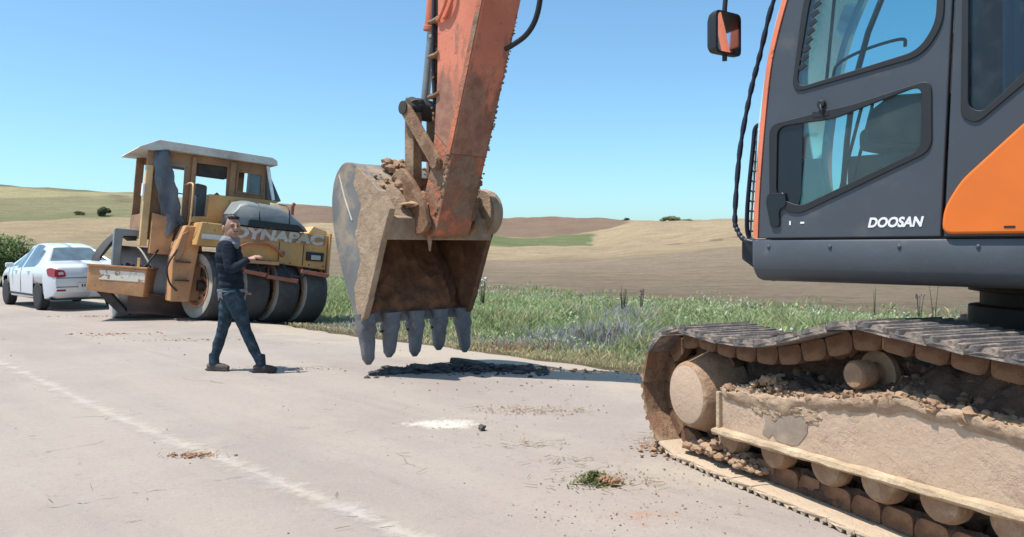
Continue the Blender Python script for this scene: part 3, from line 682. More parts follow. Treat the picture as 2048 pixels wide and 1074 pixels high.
# --- upper structure
YS = 1.37
m = MB(); rings = []
for x in (1.205, 1.19, .6, 0, -.9, -2.0, -2.75):
    z0 = 1.2 + (.045 if x > 1.2 else 0); e = -.012 if x > 1.2 else 0
    rings.append([(x, YS - .35, 1.44), (x, YS + e, 1.44), (x, YS + .006 + e, 1.43), (x, YS + .006 + e, z0 + .085), (x, YS - .006, z0 + .06), (x, YS - .035, z0 + .030), (x, YS - .10, z0 + .012), (x, YS - .35, z0 + .010)])
m.loft(rings); sk = m.build('side_beam', 'grey_beam', ex, 35)
m = MB(); m.bb((1.1, -1.37, 1.24), (-2.7, 1.0, 1.42)); m.build('deck', 'dark_iron', ex, bevel=.02)
FR = [(1.168, 1.452), (1.156, 1.72), (1.125, 2.083), (1.08, 2.438), (.991, 2.75), (.90, 2.96), (.80, 3.08)]
UW = fillet([(.955, 2.245), (.30, 2.335), (.213, 2.46), (.195, 2.98), (.80, 2.98), (.885, 2.70)], .075, 6)
LW = fillet([(1.085, 2.075), (.86, 2.098), (.66, 2.118), (.262, 2.200), (.262, 1.865), (.93, 1.585), (1.085, 1.655)], .06, 6)
cab = plate('cab_door', FR + [(.145, 3.08), (.162, 2.56), (.212, 1.452)], [UW, LW], YS - .035, YS, 'grey', ex, .006)
def gasket(name, pl, win, wout, y0, y1, par): return plate(name, inset(pl, -wout), [inset(pl, win)], y0, y1, 'black', par, .003)
gasket('window_seal', UW, .016, .012, YS - .01, YS + .008, cab); gasket('window_seal', LW, .030, .010, YS - .01, YS + .008, cab)
plate('window_pane', inset(UW, -.004), [], YS - .022, YS - .016, 'cab_glass', cab)
plate('window_pane', inset(LW, -.004), [], YS - .022, YS - .016, 'cab_glass2', cab)
plate('black_border', fillet([(1.08, 2.065), (.90, 2.085), (.905, 2.02), (.915, 1.67), (.94, 1.60), (1.08, 1.66)], .03), [], YS - .013, YS - .004, 'black_gloss', cab, .003)
plate('grab_handle', fillet([(1.115, 1.66), (1.10, 1.70), (1.00, 1.70), (.99, 1.63), (1.035, 1.605), (1.03, 1.515), (1.085, 1.51)], .02), [], YS, YS + .014, 'black_gloss', cab, .004)
m = MB(); m.lathe([(.0, .022), (.020, .022), (.024, .0)], (.795, YS, 2.155), (0, 1, 0), 14); m.tube([(.795, YS + .02, 2.15), (.785, YS + .03, 2.12), (.78, YS + .022, 2.095)], .008, 6); m.box((.80, YS + .004, 2.105), (.09, .012, .035)); m.build('door_latch', 'black', cab, 40, bevel=.003)

# orange front edge, bonded along the curve of the A-pillar
fe = crv([(p[0], 0, p[1]) for p in FR], 5); m = MB()
rings = []
for i, p in enumerate(fe):
    t = (fe[min(i + 1, len(fe) - 1)] - fe[max(i - 1, 0)]).normalized(); nrm = Vector((t.z, 0, -t.x)); q = p + nrm * .030
    rings.append([(p.x, YS - .02, p.z), (p.x, YS + .006, p.z), (q.x, YS + .002, q.z), (q.x, YS - .03, q.z)])
m.loft(rings); m.build('orange_pillar_trim', 'orange_arm', ex, 40)
# seam of ribbed black trim inside the upper window's front edge
m = MB()
for k in range(15):
    z = 2.37 + k * .045; x = .905 - (z - 2.37) * .262
    m.box((x - .004, YS + .007, z), (.045, .008, .026), Matrix.Rotation(.55, 3, 'Y'))
m.build('ribbed_trim', 'black', cab, bevel=.002)
# rear cab quarter with its own window, then the engine housing in orange
QW = fillet([(.105, 2.98), (.115, 2.02), (.05, 1.985), (-.131, 2.14), (-.50, 2.46), (-.50, 2.98)], .05, 5)
qp = plate('cab_quarter_panel', [(.20, 1.452), (.150, 2.56), (.133, 3.08), (-.62, 3.08), (-.62, 1.452)], [QW], YS - .035, YS - .002, 'grey', ex, .005)
gasket('window_seal', QW, .030, .014, YS - .012, YS + .006, qp); plate('window_pane', inset(QW, -.004), [], YS - .024, YS - .018, 'dark_glass', qp)
OP = fillet([(.203, 1.462), (.192, 1.585), (.120, 1.71), (-.131, 1.945), (-.62, 2.38), (-2.4, 2.38), (-2.6, 2.2), (-2.6, 1.462)], .05, 4)
op = plate('engine_side_panel', OP, [], YS - .01, YS + .028, 'orange', ex, .012)
plate('panel_vent', fillet([(-.06, 1.487), (-.06, 1.497), (-.105, 1.497), (-.105, 1.487)], .003), [], YS + .027, YS + .030, 'black', op)
m = MB(); m.bb((-.63, -1.37, 1.45), (-2.65, 1.33, 2.37)); m.build('engine_housing', 'grey', ex, bevel=.04)
m = MB(); m.prism(fillet([(-2.1, 1.30), (-2.1, 2.30), (-2.75, 2.25), (-3.0, 1.9), (-2.95, 1.25)], .12), -1.36, 1.36); m.build('counterweight', 'orange', ex, bevel=.04)
# far cab walls, roof, windshield
m = MB()
m.tube([(p[0] - .015, .38, p[1]) for p in FR], .02, 8); m.box((.10, .38, 2.28), (.07, .05, 1.6)); m.box((.55, .38, 1.72), (1.1, .04, .52)); m.box((-.6, .85, 2.28), (.05, .95, 1.6)); m.box((-.25, .38, 1.9), (.7, .04, .9)); m.build('cab_frame', 'grey', ex, bevel=.01)
m = MB(); m.prism(fillet([(.86, 3.07), (.78, 3.15), (-.55, 3.15), (-.66, 3.07)], .05), .33, 1.36); m.build('cab_roof', 'grey', ex, bevel=.02)
m = MB(); m.box((.28, .86, 1.47), (1.7, .98, .05)); m.build('cab_floor', 'black', ex)
WS = crv([(1.15, 0, 1.50), (1.20, 0, 1.9), (1.16, 0, 2.3), (1.07, 0, 2.7), (.92, 0, 3.05)], 6); m = MB()
m.loft([[(p.x + .05 * math.sin(math.pi * k / 10), 1.33 - .93 * k / 10, p.z) for k in range(11)] for p in WS], False, False); m.build('windshield', 'clear_glass', ex, 60)
# front guard: side rail with hose sleeve and lattice below
rail = crv([(1.02, 1.2, 3.08), (1.165, 1.2, 2.825), (1.253, 1.2, 2.524), (1.318, 1.2, 2.299), (1.384, 1.2, 1.981), (1.418, 1.2, 1.60), (1.40, 1.2, 1.50), (1.34, 1.2, 1.44), (1.18, 1.2, 1.43)], 12)
m = MB(); m.tube(rail, [.012 + .004 * (math.sin(i * 1.35) > -.3) for i in range(len(rail))], 8); m.build('guard_rail', 'navy', ex, 60)
m = MB(); fr_ = [(1.318, 2.13), (1.285, 2.14), (1.345, 1.50), (1.372, 1.50)]
m.tube(crv([(1.25, 1.12, 2.125), (1.325, 1.12, 2.12), (1.345, 1.12, 2.0), (1.385, 1.12, 1.6), (1.36, 1.12, 1.45), (1.22, 1.12, 1.44)], 6), .014, 8); m.build('front_guard', 'navy', ex, 60); m = MB(); m.tube(crv([(1.25, .5, 2.125), (1.325, .5, 2.12), (1.345, .5, 2.0), (1.385, .5, 1.6), (1.36, .5, 1.45), (1.22, .5, 1.44)], 6), .014, 8)
m.build('front_guard', 'navy', ex, 60)
m = MB()
for k in range(11): z = 1.50 + k * .06; m.tube([(1.385 - (z - 1.5) * .075, 1.12, z), (1.40 - (z - 1.5) * .075, .5, z)], .006, 6)
for k in range(9): y = 1.08 - k * .068; m.tube([(1.39, y, 1.47), (1.34, y, 2.11)], .008, 6)
m.build('guard_mesh', 'guard_mesh', ex, 60)
m = MB(); m.prism([(1.20, 1.20), (1.40, 1.33), (1.40, 1.45), (1.20, 1.45)], .55, 1.16); m.build('front_step', 'black', ex, bevel=.01)
# mirror on its arm
MM = Matrix.Translation((1.275, 1.5, 2.60)) @ Matrix.Rotation(R_(180 - 9), 4, 'Z')
m = MB(MM); pr = fillet([(-.105, -.12), (.105, -.12), (.105, .12), (-.105, .12)], .035, 4)
rings = [[(.0 + dx, u * k, v * k) for u, v in pr] for dx, k in ((.0, 1.0), (-.03, 1.0), (-.06, .93), (-.085, .75))]
m.loft(rings); mh = m.build('mirror_housing', 'black', ex, 50)
m = MB(MM); m.prism([(u * .88, v * .90) for u, v in pr], .0005, .006, 'yz'); m.build('mirror_glass', 'mirror', mh)
m = MB(); m.tube([(1.30, 1.5, 2.45), (1.30, 1.5, 2.74), (1.28, 1.49, 3.02), (1.15, 1.42, 3.10), (.9, 1.34, 3.10)], .014, 8); m.build('mirror_arm', 'black', ex, 60)
# inside the cab
m = MB(Matrix.Translation((.12, 0, 0))); m.prism(fillet([(.60, 1.92), (.02, 1.92), (-.02, 2.05), (.10, 2.10), (.60, 2.04)], .04), .62, 1.10); m.prism(fillet([(.16, 2.05), (-.02, 2.07), (-.16, 2.66), (-.03, 2.68)], .04), .62, 1.10); m.box((.28, .86, 1.68), (.42, .42, .45)); m.build('operator_seat', 'seat', ex, 45, bevel=.03)
m = MB(); m.blob((.20, .86, 2.70), (.17, .24, .22), 3, .22, 3); m.build('seat_cover', 'seat_cover', ex, 60)
m = MB(); m.prism(fillet([(.62, 1.95), (.20, 1.90), (.20, 2.16), (.50, 2.18), (.62, 2.10)], .05), 1.10, 1.24); m.prism(fillet([(.62, 1.95), (.20, 1.90), (.20, 2.16), (.50, 2.18), (.62, 2.10)], .05), .42, .58); m.tube([(.54, 1.17, 2.15), (.55, 1.17, 2.28)], [.02, .028], 8); m.build('control_console', 'black', ex, 40, bevel=.015)
m = MB()
for dy in (0, .13): m.tube([(.93, .92 - dy, 1.50), (.90, .92 - dy, 1.75), (.78, .92 - dy, 2.20), (.775, .92 - dy, 2.25)], .010, 6)
m.build('travel_lever', 'black', ex, 50)
m = MB(); m.tube([(.79, 1.33, 2.285), (.73, 1.31, 2.98)], .009, 6); m.build('window_divider', 'black', ex)
m = MB(); m.tube(crv([(.77, 1.30, 2.30), (.74, 1.30, 2.37), (.60, 1.30, 2.42), (.42, 1.30, 2.44), (.40, 1.30, 2.40)], 6), .009, 6); m.build('grab_rail', 'black', ex, 50)
m = MB(); rings = []
for k in range(41):
    x = -.02 - k * .011; rings.append([(x, 1.27 + .018 * math.sin(k * 1.1), 2.0), (x, 1.27 + .018 * math.sin(k * 1.1 + .3), 3.0)])
m.loft(rings, False, False); m.build('curtain', 'curtain', ex, 80)
for x in (1.10, .75, .40, .05):
    m = MB(); m.lathe([(.010, 0), (.010, .006), (.006, .009)], (x, YS + .004, 1.405), (0, 1, 0), 8); m.build('bolt', 'grey_beam', sk, 40)
# lettering on the door
text_mesh('door_lettering', 'DOOSAN', .066, Matrix.Translation((.555, YS + .0015, 1.503)) @ Matrix(((-1, 0, 0, 0), (0, 0, 1, 0), (0, 1, 0, 0), (0, 0, 0, 1))), 'white_text', cab, .001, .25, .0025, .268)
for bx_, bw_, bh_ in ((.975, .008, .022), (.905, .022, .010)): m = MB(); m.box((bx_, YS + .001, 1.533), (bw_, .003, bh_)); m.build('sticker_remains', 'white_text', cab)

# --- boom and arm
def beam(name, up, lo, hw, mat, par, n=1):
    m = MB(); m.prism(list(up) + list(reversed(lo)), -hw, hw); return m.build(name, mat, par, bevel=.012)
bo = beam('boom', [(-.32, 1.95), (-.15, 3.4), (.55, 4.75), (1.4, 5.5), (2.5, 5.85), (3.8, 5.85), (4.75, 5.66)], [(.05, 1.85), (.35, 3.2), (1.05, 4.25), (1.9, 4.92), (2.8, 5.2), (3.9, 5.3), (4.75, 5.32)], .27, 'orange_arm', ex)
m = MB()
for y in (-.42, .42): m.cyl((.42, y, 1.5), (.46, y, 3.0), .08, n=16); m.cyl((.46, y, 3.0), (.50, y, 3.9), .05, n=12)
m.build('boom_cylinder', 'orange_arm', ex, 40)
m = MB(); m.cyl((1.9, 0, 5.8), (3.5, 0, 6.15), .085, n=16); m.cyl((3.5, 0, 6.15), (4.75, 0, 6.35), .05, n=12); m.build('arm_cylinder', 'orange_arm', ex, 40)
AU = [(5.63, 2.62), (5.58, 3.2), (5.57, 4.1), (5.35, 5.1), (5.0, 6.35), (4.7, 6.45)]; AL = [(5.33, 2.37), (5.09, 3.07), (4.795, 3.93), (4.35, 5.25), (4.32, 5.6), (4.5, 6.3)]
arm = beam('arm', AU, AL, .24, 'arm_grad', ex)
m = MB(); m.prism([(5.63, 2.6205), (5.70, 2.25), (5.86, 1.86)] + [(5.72 + .15 * math.cos(a), 1.67 + .15 * math.sin(a)) for a in np.linspace(.4, -2.6, 9)] + [(5.44, 2.05), (5.33, 2.3705)], -.236, .236); m.build('arm_tip', 'arm_low', ex, bevel=.012)
m = MB()
for y in (.245, -.245): m.prism([(5.33 + .02, 2.37), (5.09 + .02, 3.07), (4.795 + .02, 3.93), (4.83 + .06, 3.93), (5.12 + .06, 3.07), (5.37 + .05, 2.37)], y - .006, y + .006)
m.build('arm_flange', 'arm_low', arm)
def grime(u, w):                                                  # mud smeared up the inner face of the arm
    z = 1.62 + 1.9 * u; x = 5.33 + (2.37 - z) * .343 + (max(0, 2.05 - z) * -.02)
    return (x - .004 - .012 * abs(fb((w, z, 2), 5)), -.236 + .472 * w, z)
m = MB()                                                          # scabs of mud along the arm's rear edge
for k in range(120):
    u = random.random() ** 1.6; z = 1.7 + 2.1 * u; r = random.uniform(.008, .022) * (1 - .5 * u)
    m.blob((5.33 + (2.37 - z) * .343 - .004, -.236 + random.uniform(-.012, .02), z), r, 1, .5, k)
for k in range(60):
    z = 1.75 + random.random() * 1.0; r = random.uniform(.01, .03); m.blob((5.33 + (2.37 - z) * .343 + random.uniform(.02, .1), .238, z), (r, r * .35, r), 1, .5, k + 200)
o = m.build('dried_mud_scabs', 'mud_iron', ex, 60); o['kind'] = 'stuff'
# bucket cylinder, links, hoses
m = MB(); m.cyl((5.98, 0, 3.86), (5.72, 0, 5.6), .088, n=18); m.lathe([(.1, 0), (.1, .05)], (5.985, 0, 3.82), (-.15, 0, 1), 18); bc = m.build('bucket_cylinder', 'orange_arm', ex, 40, bevel=.004)
m = MB(); m.cyl((6.12, 0, 3.0), (5.98, 0, 3.86), .05, n=14); m.build('cylinder_rod', 'steel', bc, 40)
m = MB(); m.cyl((6.13, -.30, 2.95), (6.13, .30, 2.95), .075, n=18); m.cyl((6.13, -.1, 2.95), (6.13, .1, 2.95), .12, n=18); m.blob((6.13, .15, 2.98), (.12, .14, .10), 3, .3, 4); m.build('link_pin', 'dark_iron', ex, 50)
def bar(mm, p, q, w, y0, y1):
    p, q = Vector((p[0], p[1])), Vector((q[0], q[1])); d = (q - p).normalized(); n_ = Vector((-d.y, d.x)) * w
    pts = [p + n_, q + n_] + [q + (d * math.sin(a) + n_ / w * math.cos(a)) * w for a in np.linspace(.3, 2.8, 6)] + [q - n_, p - n_] + [p + (-d * math.sin(a) - n_ / w * math.cos(a)) * w for a in np.linspace(.3, 2.8, 6)]
    mm.prism([tuple(v_) for v_ in pts], y0, y1)
for y in (.262, -.262):
    m = MB(); bar(m, (6.13, 2.95), (5.56, 2.30), .075, y - .022, y + .022); m.build('guide_link', 'mud_iron', ex, bevel=.006)
m = MB(); bar(m, (6.13, 2.95), (6.13, 2.12), .085, -.21, -.09); bar(m, (6.13, 2.95), (6.13, 2.12), .085, .09, .21); m.box((6.13, 0, 2.5), (.10, .2, .25)); m.build('bucket_link', 'mud_iron', ex, bevel=.01)
for px_, pz_, pw_ in ((5.56, 2.30, .31), (5.72, 1.68, .33), (6.13, 2.12, .27)): m = MB(); m.cyl((px_, -pw_, pz_), (px_, pw_, pz_), .065, n=16); m.build('pivot_pin', 'mud_iron', ex, 40)
for k, (dx, dy) in enumerate(((.03, .18), (.06, .11), (.03, -.12))):
    m = MB(); m.tube(crv([(5.66 + dx, dy, 2.95), (5.69 + dx, dy, 3.3), (5.67 + dx, dy + .01, 3.8), (5.65 + dx, dy, 4.4), (5.45 + dx, dy, 5.3)], 8), .024, 8); m.build('hydraulic_hose', 'black', ex, 60)
for z, x in ((3.02, 5.66), (3.45, 5.66), (3.82, 5.655)): m = MB(); m.box((x + .03, .10, z), (.10, .30, .03), Matrix.Rotation(.15, 3, 'Y')); m.tube([(x + .07, .24, z), (x - .06, .255, z), (x - .12, .25, z + .02)], .018, 6); m.build('hose_clamp', 'mud_iron', arm, 50)
m = MB()
for dx in (-.05, -.16): m.tube(crv([(5.60 + dx, .262, 3.80), (5.52 + dx, .275, 3.84), (5.40 + dx, .28, 4.05), (5.42 + dx, .28, 4.5)], 6), .017, 8)
m.build('steel_pipe', 'orange_arm', arm, 60)
m = MB(); m.tube(crv([(4.76, 0, 3.40), (4.68, 0, 3.415), (4.48, 0, 3.476), (4.35, 0, 3.585), (4.28, 0, 3.75), (4.26, 0, 3.97), (4.25, 0, 4.6), (4.3, 0, 5.2)], 8), .027, 10); m.build('hydraulic_hose', 'black', ex, 60)
m = MB()
for k in range(70):
    z = 2.75 + random.random() ** 1.2 * 1.0; r = random.uniform(.01, .035); m.blob((5.72 + random.uniform(-.04, .05), random.uniform(-.1, .22), z), (r, r, r * 1.2), 2, .5, k)
o = m.build('hose_mud', 'mud_iron', ex, 60); o['kind'] = 'stuff'

# --- bucket
BW = .752
SP = [(5.84, 1.49), (5.80, 1.70), (5.70, 1.80), (5.84, 1.96), (6.06, 2.12), (6.42, 2.335), (6.62, 2.35), (6.80, 2.21), (6.875, 1.95), (6.84, 1.64), (6.72, 1.30), (6.58, .99), (6.44, .75), (6.335, .575), (6.24, .60), (6.15, .73), (6.03, 1.02)]
def rag(poly, st=.035, amp=.014):
    out = []
    for i in range(len(poly)):
        p, q = Vector(poly[i]), Vector(poly[(i + 1) % len(poly)]); n_ = max(1, int((q - p).length / st))
        for j in range(n_): r_ = p.lerp(q, j / n_); k_ = amp * (.3 if r_.x < 6.08 and r_.y < 1.9 else 1.6); out.append((r_.x + k_ * fb((r_.x, r_.y, 1), 9), r_.y + k_ * fb((r_.y, r_.x, 5), 9)))
    return out
PATH = crv([(p[0], 0, p[1]) for p in [(5.845, 1.715), (6.06, 2.02), (6.42, 2.30), (6.62, 2.325), (6.79, 2.19), (6.855, 1.95), (6.82, 1.64), (6.70, 1.30), (6.56, .99), (6.42, .75), (6.30, .57)]], 5)
def shell(i0, i1, th, w):
    P = PATH[i0:i1]; m = MB(); inn = []
    for i, p in enumerate(P):
        d = (P[min(i + 1, len(P) - 1)] - P[max(i - 1, 0)]).normalized(); inn.append(p + Vector((d.z, 0, -d.x)) * (-th) * -1)
    ny = 13; rings = []
    for k in range(ny):
        y = -w + 2 * w * k / (ny - 1); rings.append([(p.x, y, p.z) for p in P] + [(q.x, y, q.z) for q in reversed(inn)])
    m.loft(rings); return m
bk = shell(7, len(PATH), .03, BW - .001).build('bucket', 'bucket_out', ex, 40)
m = shell(0, 9, .045, BW - .02)
for i, v_ in enumerate(m.v):
    p = Vector(v_); k = .018 * fb(p, 4) ; m.v[i] = (p.x - k * .6, p.y, p.z + k)
m.build('top_plate', 'bucket_mud', bk, 40)
m = MB(); m.prism(fillet([(5.80, 1.48), (5.80, 1.72), (5.93, 1.76), (5.95, 1.50)], .02), -BW + .03, BW - .03); m.build('lip_bar', 'bucket_mud', bk, bevel=.01)
for s in (1, -1):
    m = MB(); m.prism(fillet(SP, .13, 5), s * (BW - .045), s * BW); pl = m.build('side_plate', 'bucket_out', bk, bevel=.008)
    m = MB(); m.prism([((p[0] - 6.3) * .965 + 6.3, (p[1] - 1.4) * .965 + 1.4) for p in SP], s * (BW - .058), s * (BW - .046)); m.build('side_lining', 'bucket_in', pl)
    ED = [(5.835, 1.50), (5.69, 1.80), (5.84, 1.965), (6.10, 2.15), (6.34, 2.28), (6.40, 2.1), (6.24, 1.85), (6.36, 1.55), (6.24, 1.25), (6.38, .95), (6.34, .75), (6.30, .60), (6.235, .595), (6.145, .73), (6.025, 1.02)]
    m = MB(); m.prism(rag(ED), s * (BW - .063), s * (BW + .012)); m2 = m.build('side_cutter_mud', 'bucket_mud' if s > 0 else 'mud_link', pl, bevel=.006)  # starboard side takes a darker mud to paint its shadow
m = MB(); m.tube([(6.70, BW + .004, 2.22), (6.58, BW + .004, 1.95), (6.43, BW + .004, 1.70)], .008, 5); m.build('weld_bead', 'roof_white', bk)
def inside(u, w):                                                 # clay stuck to the bucket floor
    i = 8 + u * (len(PATH) - 10); a = PATH[int(i)]; b = PATH[min(int(i) + 1, len(PATH) - 1)]; p = a.lerp(b, i - int(i)); c = Vector((5.9, 0, 1.2)); d = (c - p).normalized()
    y = -(BW - .06) + 2 * (BW - .06) * w; th = .20 + .12 * fb((u * 2, w * 3, 2), 1.3) - .10 * abs(2 * w - 1) ** 3 - .12 * u + .02 * fb((u, w, 5), 14)
    th = max(th, .035) * (1.0 - .8 * (u > .97)); q = p + d * th; return (q.x, y, q.z)
o = lumpy_sheet('clay_lining', inside, 70, 60, 'bucket_in', bk); o['kind'] = 'stuff'
for k in range(5):                                                # teeth on their adapters, worn and a little uneven
    y = .675 - k * .3375; L = .42 + (.045, -.01, .012, -.03, .03)[k]; m = MB(); rings = []
    for j in range(10):
        t = j / 9; x = 6.30 - .07 * t + .03 * t * t; y = .675 - k * .3375 - (.02, -.05, -.035, -.03, .03)[k] * t; z = .68 - (L + .09) * t; hw = (.112 * (1 - t) + .058 * t) * (1.0 if j < 9 else .45); hd = (.085 * (1 - t) + .045 * t) * (1.0 if j < 9 else .4)
        if j == 3: hw *= 1.16; hd *= 1.2
        rings.append([(x + hd * (abs(math.cos(a)) ** .6) * (1 if math.cos(a) > 0 else -1) * (1 + .16 * fb((k, j, math.cos(a)))), y + hw * (abs(math.sin(a)) ** .6) * (1 if math.sin(a) > 0 else -1) * (1 + .14 * fb((math.sin(a), k, j))), z) for a in np.linspace(0, 2 * math.pi, 20, endpoint=False)])
    m.loft(rings); to_ = m.build('bucket_tooth', 'tooth', bk, 38)
    m = MB(); m.cyl((6.285, y + .09, .47), (6.285, y - .09, .47), .016, n=8); m.build('tooth_pin', 'dark_iron', to_)
m = MB(); m.lathe([(.04, .075), (.20, .07), (.27, .035), (.285, -.03), (.27, -.10)], (5.935, -.752, 1.80), (0, -1, 0), 32); m.build('side_shoulder', 'bucket_mud', bk, 40)
m = MB()
for y in (.335, -.335):
    m.prism(fillet([(5.58, 1.62), (5.64, 1.85), (5.86, 2.12), (6.06, 2.28), (6.22, 2.22), (6.28, 2.10), (5.95, 1.80), (5.84, 1.54), (5.68, 1.54)], .05), y - .03, y + .03)
m.build('bucket_ear', 'mud_iron', bk, bevel=.01)
m = MB()
for k in range(150):
    t = random.random(); x = 5.86 + .52 * t; z = 1.75 + .56 * t ** .9; y = random.choice((random.uniform(.02, .34), random.uniform(.1, .35), random.uniform(-.7, .7))); r = random.uniform(.012, .05) * (1.4 if abs(y - .22) < .15 else .7)
    m.blob((x, y, z + r * .3 + .03), (r, r, r * .8), 2, .6, k)
m.tube([(5.80, .20, 1.80), (5.77, .21, 1.62), (5.76, .20, 1.46), (5.765, .195, 1.36)], [.03, .035, .025, .01], 7)
m.blob((5.86, .32, 1.86), (.12, .15, .035), 3, .5, 9)
o = m.build('bucket_clods', 'clod', bk, 60); o['kind'] = 'stuff'
# ---------------------------------------------------------------- road roller on the sloping shoulder
RM = frame((-5.75, 14.9, 0), (math.cos(R_(35)), math.sin(R_(35))), R_(5))
ro = empty('road_roller', RM)
tag(ro, 'old yellow pneumatic road roller with battered white-roofed cab behind the walking man', 'road roller')
def wheel_tyre(cx, w, r, y, z, wallmat):
    SM = Matrix.Translation((cx, y, z)) @ Matrix.Rotation(R_(14), 4, 'Z') @ Matrix.Translation((-cx, -y, -z))
    m = MB(SM); h = w / 2
    prof = [(r * .62, -h * .6), (r * .62, -h * .78), (r * .80, -h), (r * .93, -h * .98), (r * .99, -h * .80), (r, -h * .4), (r, h * .4), (r * .99, h * .80), (r * .93, h * .98), (r * .80, h), (r * .62, h * .78)]
    m.lathe(prof, (cx, y, z), (1, 0, 0), 48, False); t = m.build('wheel', 'tyre', ro, 40)
    m = MB(SM); m.lathe([(r * .60, -h * .80), (r * .78, -h * 1.012), (r * .92, -h * .992), (r * .925, -h * .97)], (cx, y, z), (1, 0, 0), 48, False); m.build('sidewall', wallmat, t, 50)
    m = MB(SM); m.lathe([(.02, -h * .25), (r * .20, -h * .28), (r * .24, -h * .45), (r * .30, -h * .50), (r * .50, -h * .52), (r * .58, -h * .9), (r * .635, -h * .92), (r * .635, -h * .7)], (cx, y, z), (1, 0, 0), 40, False)
    rm = m.build('rim', 'rim_rust', t, 40)
    m = MB(SM)
    for k in range(8): a = k * math.pi / 4; m.cyl((cx - h * .53, y + math.cos(a) * r * .36, z + math.sin(a) * r * .36), (cx - h * .62, y + math.cos(a) * r * .36, z + math.sin(a) * r * .36), .022, n=6)
    m.build('wheel_nuts', 'dark_iron', rm)['kind'] = 'stuff'
for cx, w in ((.19, .46), (.86, .50), (1.47, .48), (2.06, .50)): wheel_tyre(cx, w, .675, .72, .665, 'tyre_wall')
m = MB(); m.cyl((0, .72, .665), (2.3, .72, .665), .10, n=14); m.box((1.15, .85, .95), (2.2, .9, .22)); m.build('axle_beam', 'dark_iron', ro, 40)
# yellow rear body (weight tank) with lettering band
m = MB(); m.prism([(-.22, 1.43), (.42, 1.44), (.48, 1.30), (1.42, 1.20), (2.36, 1.14), (2.37, 1.86), (.40, 1.87), (-.14, 1.88)], .16, 1.15); tk = m.build('weight_tank', 'yellow', ro, bevel=.018)
m = MB(); m.bb((2.375, .10, 1.08), (2.42, 1.15, 1.90)); m.build('tank_end_plate', 'yellow', tk, bevel=.008)
m = MB(); m.bb((.40, .148, 1.645), (2.30, .163, 1.855)); bd = m.build('lettering_band', 'brown_panel', tk)
text_mesh('tank_lettering', 'DYNAPAC', .27, Matrix.Translation((.43, .140, 1.655)) @ Matrix(((1, 0, 0, 0), (0, 0, -1, 0), (0, 1, 0, 0), (0, 0, 0, 1))), 'letter', tk, .004, .12, .016, 1.84)
m = MB(); m.bb((-.13, .145, 1.565), (.30, .158, 1.66)); m.build('white_stripe', 'roof_white', tk)
m = MB(); m.bb((1.92, .135, 1.31), (2.29, .162, 1.49)); lp = m.build('lamp_recess', 'black', tk, bevel=.004); m = MB(); m.bb((2.02, .11, 1.335), (2.22, .136, 1.43)); m.build('work_lamp', 'drum_light', tk, bevel=.01)
m = MB(); m.bb((1.40, .145, 1.37), (1.48, .159, 1.45)); m.build('filler_flap', 'red_rust', tk)
# rusty mudguard over the inner tyres
m = MB(); rings = []
for k in range(15):
    a = math.pi * (.92 - .80 * k / 14); r = .52
    rings.append([(.93 + r * 1.0 * math.cos(a), yy, 1.20 + .36 * math.sin(a) + dz) for yy, dz in ((.02, 0), (.02, .035), (.158, .035), (.158, 0))])
m.loft(rings); m.build('mudguard', 'red_rust', ro, 40)
m = MB(); m.bb((.50, .03, 1.17), (1.35, .157, 1.235)); m.build('mudguard_rail', 'orange_old', ro, bevel=.008)
for x0, x1, z0 in ((.66, 1.08, .98), (1.12, 1.72, .90), (1.80, 2.36, 1.05)):          # bent scraper plates and brackets
    m = MB(); m.prism([(x0, z0), (x1, z0 - .06), (x1 + .03, z0 + .02), (x0, z0 + .07)], -.02, .10); m.tube([(x0 + .05, .1, z0 + .05), (x0 + .12, .35, 1.2)], .02, 6); m.tube([(x1 - .05, .1, z0), (x1 - .10, .35, 1.2)], .02, 6); m.build('tyre_scraper', 'red_rust', ro, bevel=.004)
# grey engine bonnet with black grille
m = MB(); rings = []
for y, k in ((.20, .0), (.26, .06), (.5, .11), (.9, .13)):
    rings.append([(.50, y, 1.90), (.40, y, 2.06 + k * .4), (.55, y, 2.24 + k), (.72, y, 2.29 + k), (1.35, y, 2.25 + k), (1.62, y, 2.14 + k), (1.86, y, 1.98 + k * .3), (1.93, y, 1.89)])
m.loft(rings); bn = m.build('bonnet', 'grey_hood', ro, 50)
m = MB(); m.prism(fillet([(.72, 1.885), (.74, 2.02), (1.72, 2.0), (1.86, 1.885)], .03), .15, .205); m.build('bonnet_grille', 'black', bn)
for x in (.95, 1.55):
    m = MB(); m.tube([(x, .19, 1.9), (x - .03, .215, 2.28), (x - .05, .30, 2.37), (x - .05, .8, 2.43)], .012, 6); m.build('bonnet_strap', 'black', bn)
m = MB()
for k in range(26): r = random.uniform(.015, .05); m.blob((random.uniform(1.0, 1.5), random.uniform(.18, .3), 1.885 + r * .4), (r * 1.3, r, r * .7), 1, .5, k)
o = m.build('deck_rubble', 'soil_light', ro, 60); o['kind'] = 'stuff'
m = MB(); m.prism([(1.95, 1.865), (2.05, 2.02), (2.33, 1.95), (2.36, 1.865)], .2, 1.1); m.build('tank_shoulder', 'tan_paint', ro, bevel=.01)
# raised engine deck under the cab
m = MB(); m.prism([(-.20, 1.885), (-.13, 2.01), (.12, 2.03), (.13, 2.48), (1.34, 2.50), (1.40, 1.885)], .905, 1.16); m.build('engine_deck', 'yellow', ro, bevel=.012)
